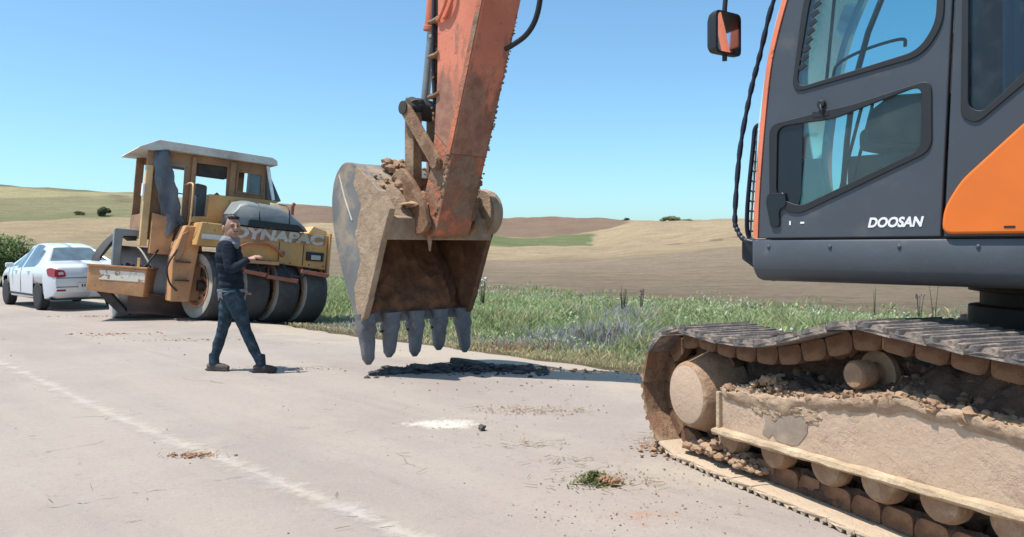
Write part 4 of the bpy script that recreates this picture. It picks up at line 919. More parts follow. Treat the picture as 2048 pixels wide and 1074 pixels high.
# cab
CW = [(-.99, 3.23), (1.28, 3.24), (1.32, 2.50), (1.30, 1.9), (-.15, 1.9), (-.15, 1.56), (-.93, 1.55)]
W1 = [(-.66, 2.97), (-.32, 2.975), (-.29, 1.83), (-.56, 1.83)]; DO = [(-.10, 3.09), (.50, 3.10), (.53, 2.12), (-.08, 1.95)]; W2 = [(.72, 3.03), (1.21, 3.03), (1.22, 2.62), (.72, 2.62)]
cp = plate('cab_front_panel', CW, [W1, DO, W2], 1.17, 1.22, 'brown_panel', ro, .006)
for W in (W1, W2): plate('window_frame', inset(W, -.035), [inset(W, .01)], 1.155, 1.20, 'grey_hood' if W is W1 else 'brown_panel', cp, .003)
m = MB(); m.bb((.92, 1.158, 2.62), (.955, 1.20, 3.03)); m.build('window_bar', 'grey_hood', cp)
plate('window_pane', [(.955, 3.03), (1.21, 3.03), (1.22, 2.62), (.955, 2.62)], [], 1.19, 1.195, 'car_glass', cp)
m = MB(); m.bb((-.10, 1.225, 2.86), (.52, 1.50, 3.10)); m.build('door_header', 'dark_iron', ro)
m = MB(); m.bb((-1.03, 1.08, 1.35), (-.90, 1.22, 2.92)); m.build('cab_post', 'tan_paint', ro, bevel=.012)
m = MB(); m.bb((-1.02, 1.09, 2.925), (-.905, 1.21, 3.2)); m.build('cab_post_top', 'brown_panel', ro, bevel=.01)
m = MB(); m.bb((-1.075, 1.02, 2.30), (-1.035, 1.16, 2.55)); m.build('side_lamp', 'white_text', ro, bevel=.01)
m = MB(); m.bb((-.20, 1.10, 1.9), (-.12, 1.165, 3.2)); m.bb((.55, 1.10, 2.5), (.66, 1.165, 3.2)); m.build('door_jamb', 'brown_panel', cp, bevel=.008)
m = MB(); m.bb((-.95, 1.225, 1.6), (-.91, 2.75, 2.0)); m.bb((-.95, 2.68, 1.6), (1.28, 2.74, 2.05)); m.bb((-.95, 2.66, 2.05), (-.80, 2.74, 3.2)); m.bb((.10, 2.66, 2.05), (.22, 2.74, 3.2)); m.bb((1.15, 2.66, 2.05), (1.28, 2.74, 3.2)); m.bb((-.95, 2.66, 3.08), (1.28, 2.74, 3.22)); m.bb((-.95, 1.23, 1.52), (1.28, 2.74, 1.58)); m.build('cab_rear_wall', 'brown_panel', ro, bevel=.006)
m = MB(); m.prism([(1.20, 1.23), (1.285, 1.23), (1.285, 2.7), (1.20, 2.7)], 1.9, 2.55, 'xy'); m.build('cab_side_wall', 'brown_panel', ro)
m = MB(); m.add([(1.285, 1.18, 3.22), (1.62, 1.05, 2.52), (1.66, 1.5, 2.50), (1.34, 1.7, 3.22), (1.28, 1.24, 3.2), (1.30, 1.26, 2.52), (1.32, 1.7, 2.52), (1.30, 1.72, 3.2)], [(0, 1, 2, 3), (4, 7, 6, 5), (0, 4, 5, 1), (1, 5, 6, 2), (2, 6, 7, 3), (3, 7, 4, 0)]); m.build('side_window', 'car_glass', ro, bevel=.01)
m = MB(); m.tube([(1.30, 1.12, 3.22), (1.45, 1.04, 2.52)], .035, 6); m.build('window_post', 'white_text', ro)
rf = [(-1.22, 3.20), (-1.20, 3.235), (-.86, 3.42), (1.34, 3.405), (1.45, 3.36), (1.47, 3.25), (-.70, 3.245), (-.95, 3.20)]
m = MB(); m.prism(rf, .98, 2.95)
for i, v_ in enumerate(m.v): p = Vector(v_); m.v[i] = (p.x, p.y + .03 * mnoise.noise(p * 3), p.z + .015 * mnoise.noise(p * 2.3))
m.build('cab_roof', 'roof_white', ro, bevel=.015)
m = MB(); rings = []                                             # torn tarpaulin hanging from the eave
for k in range(19):
    t = k / 18; x0 = -.93 + .36 * t ** 1.6; x1 = -.66 + .40 * t ** 1.1 - (.15 if k == 18 else 0); z = 3.23 - 1.45 * t - .02 * math.sin(k); rings.append([(x0 + (x1 - x0) * s_ + .015 * math.sin(k * 1.7 + s_ * 5), 1.02 + .05 * math.sin(s_ * 7 + k * .5) - .03 * t + .02 * (fb((s_ * 2, k * .3, 1))), z - .25 * t * (1 - s_)) for s_ in np.linspace(0, 1, 12)])
m.loft(rings, False, False); tp = m.build('hanging_tarp', 'grey_tarp', ro, 70); sd = tp.modifiers.new('cloth_thickness', 'SOLIDIFY'); sd.thickness = .015
# inside the cab
m = MB(); m.prism(fillet([(.0, 1.6), (.30, 1.6), (.28, 2.72), (.05, 2.75)], .05), 1.75, 2.05); m.build('driver_seat', 'grey_hood', ro, bevel=.03)
m = MB(); m.tube([(.40, 1.5, 1.6), (.40, 1.5, 2.45)], .05, 8); m.blob((.42, 1.5, 2.42), (.12, .1, .14), 2, .3, 2); m.build('steering_column', 'red_rust', ro, 50)
m = MB(); m.prism(fillet([(-.62, 1.6), (-.35, 1.6), (-.36, 2.25), (-.55, 2.32)], .06), 1.5, 1.9); m.build('control_box', 'dark_iron', ro, bevel=.02)
m = MB(); m.tube(crv([(-.62, 1.3, 2.2), (-.50, 1.3, 2.42), (-.30, 1.3, 2.45), (-.1, 1.3, 2.40), (.0, 1.25, 2.46)], 5), .012, 6); m.build('wiring', 'black', ro)
m = MB(); m.prism(fillet([(-.20, 1.95), (-.02, 1.95), (-.03, 2.45), (-.18, 2.48)], .03), 1.24, 1.34); m.build('door_edge', 'drum_light', ro, bevel=.01)
# chassis column between the two halves
m = MB(); m.prism([(-.50, .34), (-.16, .35), (-.10, 1.0), (-.02, 1.80), (-.34, 1.80), (-.46, 1.45), (-.52, 1.2)], .55, 1.0); m.build('chassis_column', 'orange_old', ro, bevel=.02)
m = MB(); m.prism([(-.16, .36), (.06, .38), (.10, 1.0), (.02, 1.55), (.10, 1.9), (-.02, 1.88), (-.10, 1.0)], .75, 1.0); m.build('chassis_web', 'brown_panel', ro, bevel=.015)
m = MB(); m.prism([(-.86, 1.22), (-.50, 1.22), (-.42, 1.86), (-.60, 1.95), (-.86, 2.0)], 1.0, 1.16); m.build('cab_step_panel', 'orange_old', ro, bevel=.01)
m = MB(); m.prism([(-.52, 1.15), (-.40, 1.62), (-.30, 1.70), (-.34, 1.3), (-.42, 1.12)], .50, .56); m.build('torn_flap', 'brown_panel', ro, bevel=.008)
# front half: steel drum in its yoke, water box in front
m = MB(); m.lathe([(.60, 0), (.70, .0), (.72, .02), (.72, 1.63), (.70, 1.65), (.60, 1.65)], (-1.22, 2.15, .625), (1, 0, 0), 64); dr = m.build('steel_drum', 'drum_light', ro, 40)
m = MB(); m.lathe([(.05, .05), (.58, .06), (.60, .02)], (-1.22, 2.15, .625), (1, 0, 0), 40); m.build('drum_end', 'dark_iron', dr, 40)
m = MB(); m.prism(fillet([(-1.42, .55), (-1.30, .55), (-1.28, 1.52), (-.90, 1.55), (-.90, 1.66), (-1.44, 1.66)], .04), 1.35, 1.50); m.build('drum_yoke', 'grey_hood', ro, bevel=.015)
m = MB(); rings = [[(-1.62 + .62 * k / 12, y_, 1.0 + .62 * math.sin(math.pi * (.05 + .6 * k / 12)) + dz) for y_, dz in ((1.55, 0), (1.55, -.10), (2.6, -.10), (2.6, 0))] for k in range(13)]
m.loft(rings); m.build('drum_cover', 'dark_iron', ro, 40)
BXM = Matrix.Translation((-.87, 1.0, 0)) @ Matrix.Rotation(R_(-30), 4, 'Z')
m = MB(BXM); m.prism([(-1.08, .44), (-.02, .375), (0, .90), (-1.08, .93)], 0, .85); wb = m.build('water_box', 'orange_old', ro, bevel=.015)
m = MB(BXM); m.bb((-1.10, -.02, .905), (.015, .87, .945)); m.build('box_lid', 'orange_old', wb, bevel=.008)
m = MB(BXM); m.bb((-.86, -.004, .66), (-.02, -.001, .84)); m.build('flaking_lettering', 'blotch', wb)
m = MB(BXM); m.bb((-.20, .02, .94), (-.15, .07, 1.12)); m.build('box_post', 'tan_paint', wb)
m = MB(BXM)
for k in range(30): r = random.uniform(.02, .07); m.blob((random.uniform(-.75, -.05), random.uniform(.2, .8), .95 + r * .4), (r * 1.3, r, r * .8), 1, .5, k)
o = m.build('box_debris', 'dark_iron', wb, 60); o['kind'] = 'stuff'
m = MB(BXM); rings = [[(-.10 - .9 * 0, 0, 0)]]; 
m = MB(BXM); m.prism([(-.95, .42), (-.70, .42), (-.30, .02), (-.45, -.02)], .15, .30); m.build('scraper_arm', 'dark_iron', ro, bevel=.01)
m = MB(); rings = []
for k in range(9):
    t = k / 8; rings.append([(x, 1.25 + .10 * math.sin(t * math.pi), .36 - .42 * t + (.02 if x > -.5 else .10)) for x in (-1.10, -.6, 0, .30)])
m.loft(rings, False, False); bl = m.build('drum_shade_sheet', 'drum', ro, 60); sd = bl.modifiers.new('plate_thickness', 'SOLIDIFY'); sd.thickness = .02  # dark sheet standing for the lower drum in shadow

for k, P in enumerate(([(.45, .10, 1.25), (.62, .02, 1.02), (.95, .05, 1.06), (1.25, .10, 1.22)], [(1.45, .12, 1.20), (1.60, .02, 1.0), (1.85, .03, .98), (2.0, .12, 1.15)], [(-.45, .52, 1.35), (-.62, .45, 1.0), (-.55, .5, .70), (-.40, .54, .55)], [(-.70, 1.0, 1.3), (-.85, .95, 1.05), (-.80, 1.0, .95)])):
    m = MB(); m.tube(crv(P, 6), .018, 7); m.build('loose_hose', 'black', ro, 60)
for x, z0, z1 in ((.42, 1.46, 1.63), (1.36, 1.24, 1.63), (1.86, 1.20, 1.63)):
    m = MB(); m.bb((x - .006, .150, z0), (x + .006, .162, z1)); m.build('panel_seam', 'dark_iron', tk)
for x in (.50, .85, 1.20, 1.60, 2.00, 2.30):
    m = MB(); m.lathe([(.016, 0), (.016, .012), (.008, .016)], (x, .160, 1.245 - .02 * x + .02), (0, -1, 0), 6); m.build('bolt', 'dark_iron', tk)
m = MB(); m.tube(crv([(-.30, .52, 1.78), (-.30, .42, 1.95), (-.30, .42, 2.5), (-.30, .60, 2.62), (-.30, 1.12, 2.62)], 6), .016, 8); m.build('handrail', 'tan_paint', ro, 60)
for z in (.75, 1.10): m = MB(); m.box((-.34, .50, z), (.26, .10, .03)); m.build('step', 'dark_iron', ro, bevel=.004)
m = MB(); m.cyl((1.72, .62, 2.0), (1.72, .62, 2.42), .04, n=12); m.tube([(1.72, .62, 2.40), (1.75, .60, 2.48)], .035, 10); m.build('exhaust_pipe', 'red_rust', ro, 40)
# ---------------------------------------------------------------- parked white saloon car
CAR_A = math.atan2(.714, -.70)
def make_car():
    # local x forward, y left, origin on the ground below the middle
    M = Matrix.Translation((-10.95, 19.4, 0.0)) @ Matrix.Rotation(math.atan2(.70, -.714), 4, 'Z')
    c = empty('parked_car', M); tag(c, 'white four-door saloon car parked on the road behind the roller', 'car')
    L0, L1 = -2.13, 2.13; HW = .845; WB = (-1.28, 1.31); WR = .315
    def ip(x, pts): return float(np.interp(x, [p[0] for p in pts], [p[1] for p in pts]))
    TOP = [(-2.13, .80), (-2.09, .96), (-1.98, 1.03), (-1.55, 1.075), (-1.40, 1.10), (-.95, 1.36), (-.70, 1.455), (-.3, 1.50), (.1, 1.505), (.35, 1.47), (.6, 1.37), (1.15, 1.03), (1.3, .99), (1.75, .92), (2.02, .80), (2.13, .60)]
    BELT = [(-2.13, .80), (-2.08, .93), (-1.9, .985), (-1.4, .98), (0, .93), (1.1, .90), (1.5, .86), (2.02, .74), (2.13, .58)]
    LOW = [(-2.13, .42), (-2.0, .30), (-1.7, .22), (1.7, .20), (2.0, .28), (2.13, .40)]
    def half(x): return HW * (1 - .16 * max(0, (abs(x) - 1.3) / .83) ** 2.2)
    NX = 260; xs = np.linspace(L0, L1, NX)
    def section(x):
        h = half(x); lo = ip(x, LOW); be = ip(x, BELT); tp = max(ip(x, TOP), be + .004); g = min(1, max(0, (tp - be) / .45)); rh = h - .30 * g - .04
        pts = [(0, lo), (h * .8, lo), (h * .97, lo + .05), (h * .99, lo + .16), (h, (lo + be) / 2), (h * 1.005, be - .16), (h * .985, be - .06), (h * .955, be)]
        for k in range(1, 8): t = k / 8; pts.append((h * .95 + (rh - h * .95) * t, be + (tp - .05 * g - .006 - be) * t))
        pts += [(rh - .03, tp - .03 * g - .003), (rh - .12, tp - .008 * g), (rh * .6, tp), (rh * .3, tp + .004), (0, tp + .006)]
        return pts
    S = [section(x) for x in xs]; K = len(S[0])
    V = [(xs[i], s * S[i][k][0], S[i][k][1]) for s in (1, -1) for i in range(NX) for k in range(K)]
    groups = {'body': [], 'side_window': [], 'side_window_b': [], 'rear_window': [], 'windshield': []}
    def inpoly(p, poly):
        r = False; n = len(poly)
        for i in range(n):
            (x0, y0), (x1, y1) = poly[i], poly[i - 1]
            if (y0 > p[1]) != (y1 > p[1]) and p[0] < (x1 - x0) * (p[1] - y0) / (y1 - y0) + x0: r = not r
        return r
    RW = [(-.02, .955), (-.02, 1.44), (-.45, 1.44), (-.80, 1.33), (-1.02, 1.05), (-.98, .975)]; FW = [(.06, .95), (.06, 1.44), (.40, 1.36), (.95, .99), (.93, .94)]
    for sd in (0, 1):
        o = sd * NX * K
        for i in range(NX - 1):
            for k in range(K - 1):
                xm = (xs[i] + xs[i + 1]) / 2; zm = (S[i][k][1] + S[i][k + 1][1] + S[i + 1][k][1] + S[i + 1][k + 1][1]) / 4; ym = (S[i][k][0] + S[i][k + 1][0]) / 2
                if k < 6 and min(math.hypot(xm - w, zm - .32) for w in WB) < .375 and ym > .5: continue
                f = (o + i * K + k, o + (i + 1) * K + k, o + (i + 1) * K + k + 1, o + i * K + k + 1); g = 'body'
                if k >= 7 and k < 16:
                    if inpoly((xm, zm), RW): g = 'side_window'
                    elif inpoly((xm, zm), FW): g = 'side_window_b'
                if k >= 16 and -1.40 < xm < -.84: g = 'rear_window'
                if k >= 16 and .56 < xm < 1.12: g = 'windshield'
                groups[g].append((sd, f))
    for sd in (0, 1):
        o = sd * NX * K; groups['body'] += [(sd, tuple(o + k for k in range(K))), (sd, tuple(o + (NX - 1) * K + k for k in range(K - 1, -1, -1)))]
    def sub(name, faces, mat, par, push=0.0):
        used = sorted({i for f in faces for i in f}); mp = {v_: i for i, v_ in enumerate(used)}; m = MB(); m.add([V[i] for i in used], [tuple(mp[i] for i in f) for f in faces])
        return m.build(name, mat, par, 50)
    body = sub('body', [f for s, f in groups['body']], 'car_white', c)
    b = body.modifiers.new('panel_thickness', 'SOLIDIFY'); b.thickness = .012; b.offset = -1
    for s in (0, 1):
        for g in ('side_window', 'side_window_b'): sub('side_window', [f for t, f in groups[g] if t == s], 'car_glass', c)
    sub('rear_window', [f for t, f in groups['rear_window']], 'car_glass', c); sub('windshield', [f for t, f in groups['windshield']], 'car_glass', c)
    m = MB(); m.bb((-1.9, -.74, .24), (1.9, .74, .55)); m.build('underbody', 'black', c)
    for s in (1, -1):
        for w in WB:
            m = MB(); m.lathe([(.19, -.10), (.29, -.10), (.312, -.08), (.315, 0), (.312, .08), (.29, .095), (.20, .10)], (w, s * .755, WR), (0, s, 0), 32); t = m.build('wheel', 'car_tyre', c, 40)
            m = MB(); m.lathe([(.02, .075), (.06, .085), (.075, .06), (.17, .07), (.205, .095), (.205, .0)], (w, s * .755, WR), (0, s, 0), 32); r = m.build('rim', 'rim', t, 40)
            m = MB()
            for k in range(7): a = k * 2 * math.pi / 7; m.box((w + math.cos(a) * .125, s * .838, WR + math.sin(a) * .125), (.10, .012, .032), Matrix.Rotation(-a, 3, 'Y'))
            m.build('spokes', 'rim', r)
    for s in (1, -1):
        tl = [(-2.105, .74), (-2.11, .92), (-1.96, .955), (-1.80, .93), (-1.86, .78)]
        m = MB()
        def skin(x, z, push): return (x - (.012 if x < -2.05 else 0), s * (half(x) * (1.0 if z < .9 else .985) + push), z)
        P = fillet(tl, .04, 3); n = len(P); m.add([skin(u, v_, .010) for u, v_ in P] + [skin(u, v_, -.03) for u, v_ in P], [tuple(range(n)), tuple(range(2 * n - 1, n - 1, -1))] + [(i, (i + 1) % n, (i + 1) % n + n, i + n) for i in range(n)])
        t = m.build('tail_lamp', 'tail_red', c, 50)
        m = MB(); P = fillet([(s * .50, .76), (s * .715, .74), (s * .71, .925), (s * .54, .90)], .04, 3); m.prism(P, -2.142, -2.08, 'yz'); m.build('lamp_face', 'tail_red', t)
        m = MB(); m.prism(fillet([(s * .55, .81), (s * .66, .80), (s * .66, .86), (s * .57, .87)], .015, 2), -2.147, -2.14, 'yz'); m.build('lamp_clear', 'tail_clear', t)
        m = MB(); m.bb((-2.137, s * .60 - .09, .44), (-2.09, s * .60 + .09, .475)); m.build('reflector', 'tail_red', c)
        m = MB(); m.box((.74, s * .90, .98), (.10, .17, .12)); m.build('door_mirror', 'car_white', c, bevel=.03)
        for x in (-.62, .40): m = MB(); m.box((x, s * .858, .855), (.17, .03, .03)); m.build('door_handle', 'car_white', c, bevel=.008)
        m = MB(); m.bb((-1.0, s * .838 - .004, .30), (1.0, s * .838 + .004, .345)); m.build('sill_trim', 'black', c)
    m = MB()
    for z in (.53, .73): m.bb((-2.139, -.70, z - .006), (-2.12, .70, z + .006))
    m.build('boot_seam', 'black', c)
    for s in (1, -1):
        for x in (-.99, .02, 1.02):
            m = MB(); m.tube([(x + .03 * (x < -.5), s * .8475, .36), (x, s * .851, .6), (x, s * .8485, .80), (x, s * .818, .925)], .005, 5); m.build('door_seam', 'black', c)
    m = MB(); m.bb((-2.148, -.26, .50), (-2.13, .26, .61)); pl = m.build('number_plate', 'plate', c, bevel=.004)
    m = MB()
    for k in range(8): m.bb((-2.151, -.20 + k * .052, .53), (-2.147, -.20 + k * .052 + .028, .585))
    m.build('plate_characters', 'black', pl)['kind'] = 'stuff'
    return c
make_car()

# ---------------------------------------------------------------- walking man
def limb(mb, pts, rads, n=14, flat=1.0):
    P = crv(pts, 5); rr = np.interp(np.linspace(0, len(pts) - 1, len(P)), range(len(pts)), rads); mb.tube(P, list(rr), n)
def fuse(mb, name, mat, parent, vox=.012, it=4, puff=0.0):
    o = mb.build(name, mat, parent); r = o.modifiers.new('fuse', 'REMESH'); r.mode = 'VOXEL'; r.voxel_size = vox; r.use_smooth_shade = True
    s = o.modifiers.new('soft', 'SMOOTH'); s.factor = .5; s.iterations = it
    return o
def make_person():
    M = Matrix.Translation((-3.08, 9.03, 0.0))
    # local x to the right (walking direction), y away, z up
    SHL, SHR = (-.15, .165, 1.42), (-.085, -.155, 1.425)
    hipA, hipB = (-.11, .075, .90), (-.065, -.075, .90)
    kneeA, kneeB = (-.205, .075, .49), (.095, -.075, .485); ankA, ankB = (-.31, .07, .10), (.265, -.075, .105)
    def legs(m, k):
        limb(m, [hipA, (-.158, .07, .70), kneeA, (-.262, .072, .30), ankA], [.098 * k, .084 * k, .058 * k, .055 * k, .042 * k]); limb(m, [hipB, (.02, -.075, .70), kneeB, (.175, -.075, .30), ankB], [.100 * k, .086 * k, .058 * k, .055 * k, .042 * k])
    def torso(m, k):
        for z, cx, rx, ry in ((.90, -.082, .142, .150), (.98, -.085, .132, .150), (1.08, -.092, .128, .150), (1.20, -.105, .136, .165), (1.30, -.115, .140, .175), (1.38, -.118, .125, .168)):
            m.blob((cx, .0, z), (rx * k, ry * k, .10), 3, 0, 0)
        m.blob((-.118, .0, 1.425), (.105 * k, .165 * k, .075), 3, 0, 0); m.tube([(-.112, .0, 1.43), (-.10, -.015, 1.52), (-.09, -.02, 1.58)], [.075, .062, .062], 14)
    def arms(m, k):
        limb(m, [SHR, (-.045, -.205, 1.28), (-.02, -.225, 1.165), (.07, -.21, 1.20), (.165, -.17, 1.275)], [.068 * k, .058 * k, .050 * k, .043 * k, .034 * k])
        limb(m, [SHL, (-.20, .21, 1.27), (-.215, .22, 1.14), (-.14, .22, 1.03), (-.05, .20, .95)], [.068 * k, .056 * k, .048 * k, .041 * k, .034 * k])
    b = MB(); torso(b, .93); legs(b, .88); arms(b, .82)
    HR = Matrix.Translation((-.075, -.02, 0)) @ Matrix.Rotation(R_(38), 4, 'Z') @ Matrix.Translation((.075, .02, 0)); body_b = b; b = MB(HR)
    hx, hy, hz = -.075, -.02, 1.635                                # head turned to the camera
    b.blob((hx, hy + .012, hz + .018), (.088, .105, .118), 3, 0, 0); b.blob((hx + .005, hy - .025, hz - .055), (.066, .080, .085), 3, 0, 0); b.blob((hx + .008, hy - .072, hz - .105), (.036, .034, .032), 2, 0, 0)
    b.blob((hx + .008, hy - .108, hz - .028), (.016, .026, .030), 2, 0, 0); b.tube([(hx + .008, hy - .100, hz + .022), (hx + .008, hy - .118, hz - .035)], [.010, .017], 8)
    for s in (-1, 1): b.blob((hx + s * .090, hy + .015, hz - .01), (.014, .026, .034), 2, 0, 0)
    b.tube([(hx - .02, hy - .098, hz - .072), (hx + .008, hy - .106, hz - .070), (hx + .036, hy - .098, hz - .072)], .010, 6)
    b.tube([(hx - .045, hy - .090, hz + .022), (hx + .06, hy - .090, hz + .022)], .014, 6)
    body_b.v, body_b.f, nb = body_b.v + b.v, body_b.f + [tuple(i + len(body_b.v) for i in f_) for f_ in b.f], None; b = body_b
    def hand(base, d, nrm, side):
        base, d, nrm = Vector(base), Vector(d).normalized(), Vector(nrm).normalized(); w = d.cross(nrm)
        rings = [[base + d * t + w * a * k_ + nrm * c_ * .014 for a, c_ in ((-1, 0), (-.7, 1), (.7, 1), (1, 0), (.7, -1), (-.7, -1))] for t, k_ in ((-.01, .026), (.04, .040), (.085, .042))]
        b.loft(rings)
        for k, (o_, L) in enumerate(((-.031, .062), (-.010, .074), (.011, .068), (.031, .052))):
            p = base + d * .08 + w * o_; b.tube([p - d * .02, p + d * L * .45 - nrm * .006, p + d * L * .8 - nrm * .022, p + d * L - nrm * .04], [.0095, .009, .008, .007], 7)
        p = base + d * .02 + w * side * .03; b.tube([p, p + d * .03 + w * side * .022, p + d * .062 + w * side * .030 - nrm * .012], [.012, .011, .008], 7)
    hand((.165, -.17, 1.275), (.85, .1, .25), (0, -.3, 1), 1); hand((-.05, .20, .95), (.6, -.1, -.7), (-.7, .0, -.6), 1)
    person = b.build('person', 'skin'); r = person.modifiers.new('fuse', 'REMESH'); r.mode = 'VOXEL'; r.voxel_size = .0055; r.use_smooth_shade = True; s = person.modifiers.new('soft', 'SMOOTH'); s.factor = .5; s.iterations = 3
    person.matrix_world = M
    tag(person, 'person in dark sweater and blue jeans walking across the road, looking back', 'person')
    m = MB(); torso(m, 1.06); arms(m, 1.12); m.v = [(x, y, max(z, .915)) for x, y, z in m.v]
    m.v = [v_ if v_[2] < 1.49 else (v_[0], v_[1], 1.49 + (v_[2] - 1.49) * .1) for v_ in m.v]
    fuse(m, 'sweater', 'sweater', person, .010, 5)
    m = MB(); m.lathe([(.085, -.03), (.112, .0), (.108, .035), (.088, .07), (.070, .075)], (-.10, -.005, 1.455), (.08, -.08, 1), 20); m.blob((-.13, .05, 1.46), (.11, .09, .055), 3, .1, 1); m.blob((-.05, -.06, 1.425), (.08, .05, .06), 3, .1, 1); fuse(m, 'hood_collar', 'hood', person, .009, 4)
    m = MB(); legs(m, 1.10); m.blob((-.083, -.005, .925), (.140, .152, .075), 3, 0, 0); m.blob((-.085, .0, .86), (.140, .155, .09), 3, 0, 0)
    for a, rr in ((ankA, .058), (ankB, .058)): m.tube([(a[0], a[1], a[2] + .10), (a[0] + .004, a[1], a[2] - .025)], [rr * .86, rr * .95], 14)
    for i, v_ in enumerate(m.v):
        p = Vector(v_); k = .010 * mnoise.noise(Vector((p.x * 9, p.y * 9, p.z * 22))); m.v[i] = (p.x + k, p.y + k, p.z)
    fuse(m, 'jeans', 'jeans', person, .010, 2)
    m = MB(); m.lathe([(.150, 0), (.158, .012), (.152, .035)], (-.084, 0, .90), (0, 0, 1), 28, False); m.prism([(-.19, .93), (-.14, .93), (-.13, .82), (-.16, .85), (-.18, .81)], -.158, -.150); m.build('shirt_hem', 'hood', person)
    for (ax, ay, az), mt, rz in ((ankA, 'boot', -.2), (ankB, 'boot2', -.1)):
        m = MB(Matrix.Translation((ax, ay, 0)) @ Matrix.Rotation(rz, 4, 'Z'))
        m.tube([(-.075, 0, .045), (-.03, 0, .055), (.06, 0, .05), (.13, 0, .042), (.185, 0, .036)], [.036, .042, .042, .040, .026], 14); m.tube([(-.01, 0, .06), (.0, 0, .12)], [.046, .042], 12); m.bb((-.095, -.036, .004), (.175, .036, .024))
        fuse(m, 'shoe', mt, person, .008, 2)
    m = MB(HR); m.blob((hx, hy + .034, hz + .034), (.099, .104, .110), 4, .07, 3, 3); m.blob((hx + .004, hy - .035, hz + .098), (.066, .050, .026), 4, .2, 5, 3)
    m.build('hair', 'hair', person, 60)
    m = MB(HR)
    for s in (-1, 1): m.blob((hx + .006 + s * .034, hy - .089, hz + .002), (.010, .007, .005), 2, 0, 0)
    m.build('eyes', 'hair', person, 60)
    m = MB(HR)
    for s in (-1, 1): m.tube([(hx + .006 + s * .016, hy - .104, hz + .026), (hx + .006 + s * .056, hy - .092, hz + .028)], .0035, 6)
    m.tube([(hx - .016, hy - .106, hz - .056), (hx + .008, hy - .112, hz - .053), (hx + .034, hy - .106, hz - .056)], .0035, 6)
    m.build('brows_and_beard', 'hair', person, 60)
make_person()
# ---------------------------------------------------------------- vegetation
def blades(name, P, H, W, col, label, lean=.35, mat='leaf', seg=2):
    """grass: one tapering, bent blade per point"""
    n = len(P); a = RNG.uniform(0, 2 * np.pi, n); d = np.stack([np.cos(a), np.sin(a)], 1); b = RNG.uniform(0, 2 * np.pi, n); s = np.stack([np.cos(b), np.sin(b)], 1)
    ln = (RNG.uniform(.1, 1, n) * lean * H)[:, None]
    def lvl(t, w, dz):
        c = P[:, :2] + d * ln * t * t; z = P[:, 2] + H * dz
        l = np.concatenate([c - s * w[:, None], z[:, None]], 1); r = np.concatenate([c + s * w[:, None], z[:, None]], 1); return l, r
    l0, r0 = lvl(0, W * .7, -.03); l1, r1 = lvl(.55, W, .55); l2, r2 = lvl(1.0, W * .12, .95)
    V = np.stack([l0, r0, l1, r1, l2, r2], 1).reshape(-1, 3); k = np.arange(n) * 6
    F = np.concatenate([np.stack([k, k + 1, k + 3, k + 2], 1), np.stack([k + 2, k + 3, k + 5, k + 4], 1)])
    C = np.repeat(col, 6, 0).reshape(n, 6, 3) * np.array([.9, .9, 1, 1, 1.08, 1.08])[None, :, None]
    o = raw_mesh(name, V, F, mat, colors=C.reshape(-1, 3)); tag(o, label, None, None, 'stuff'); return o
def nz(x, y, f, s=0.0): return np.array([mnoise.noise(Vector((a * f + s, b * f - s, s))) for a, b in zip(x, y)])
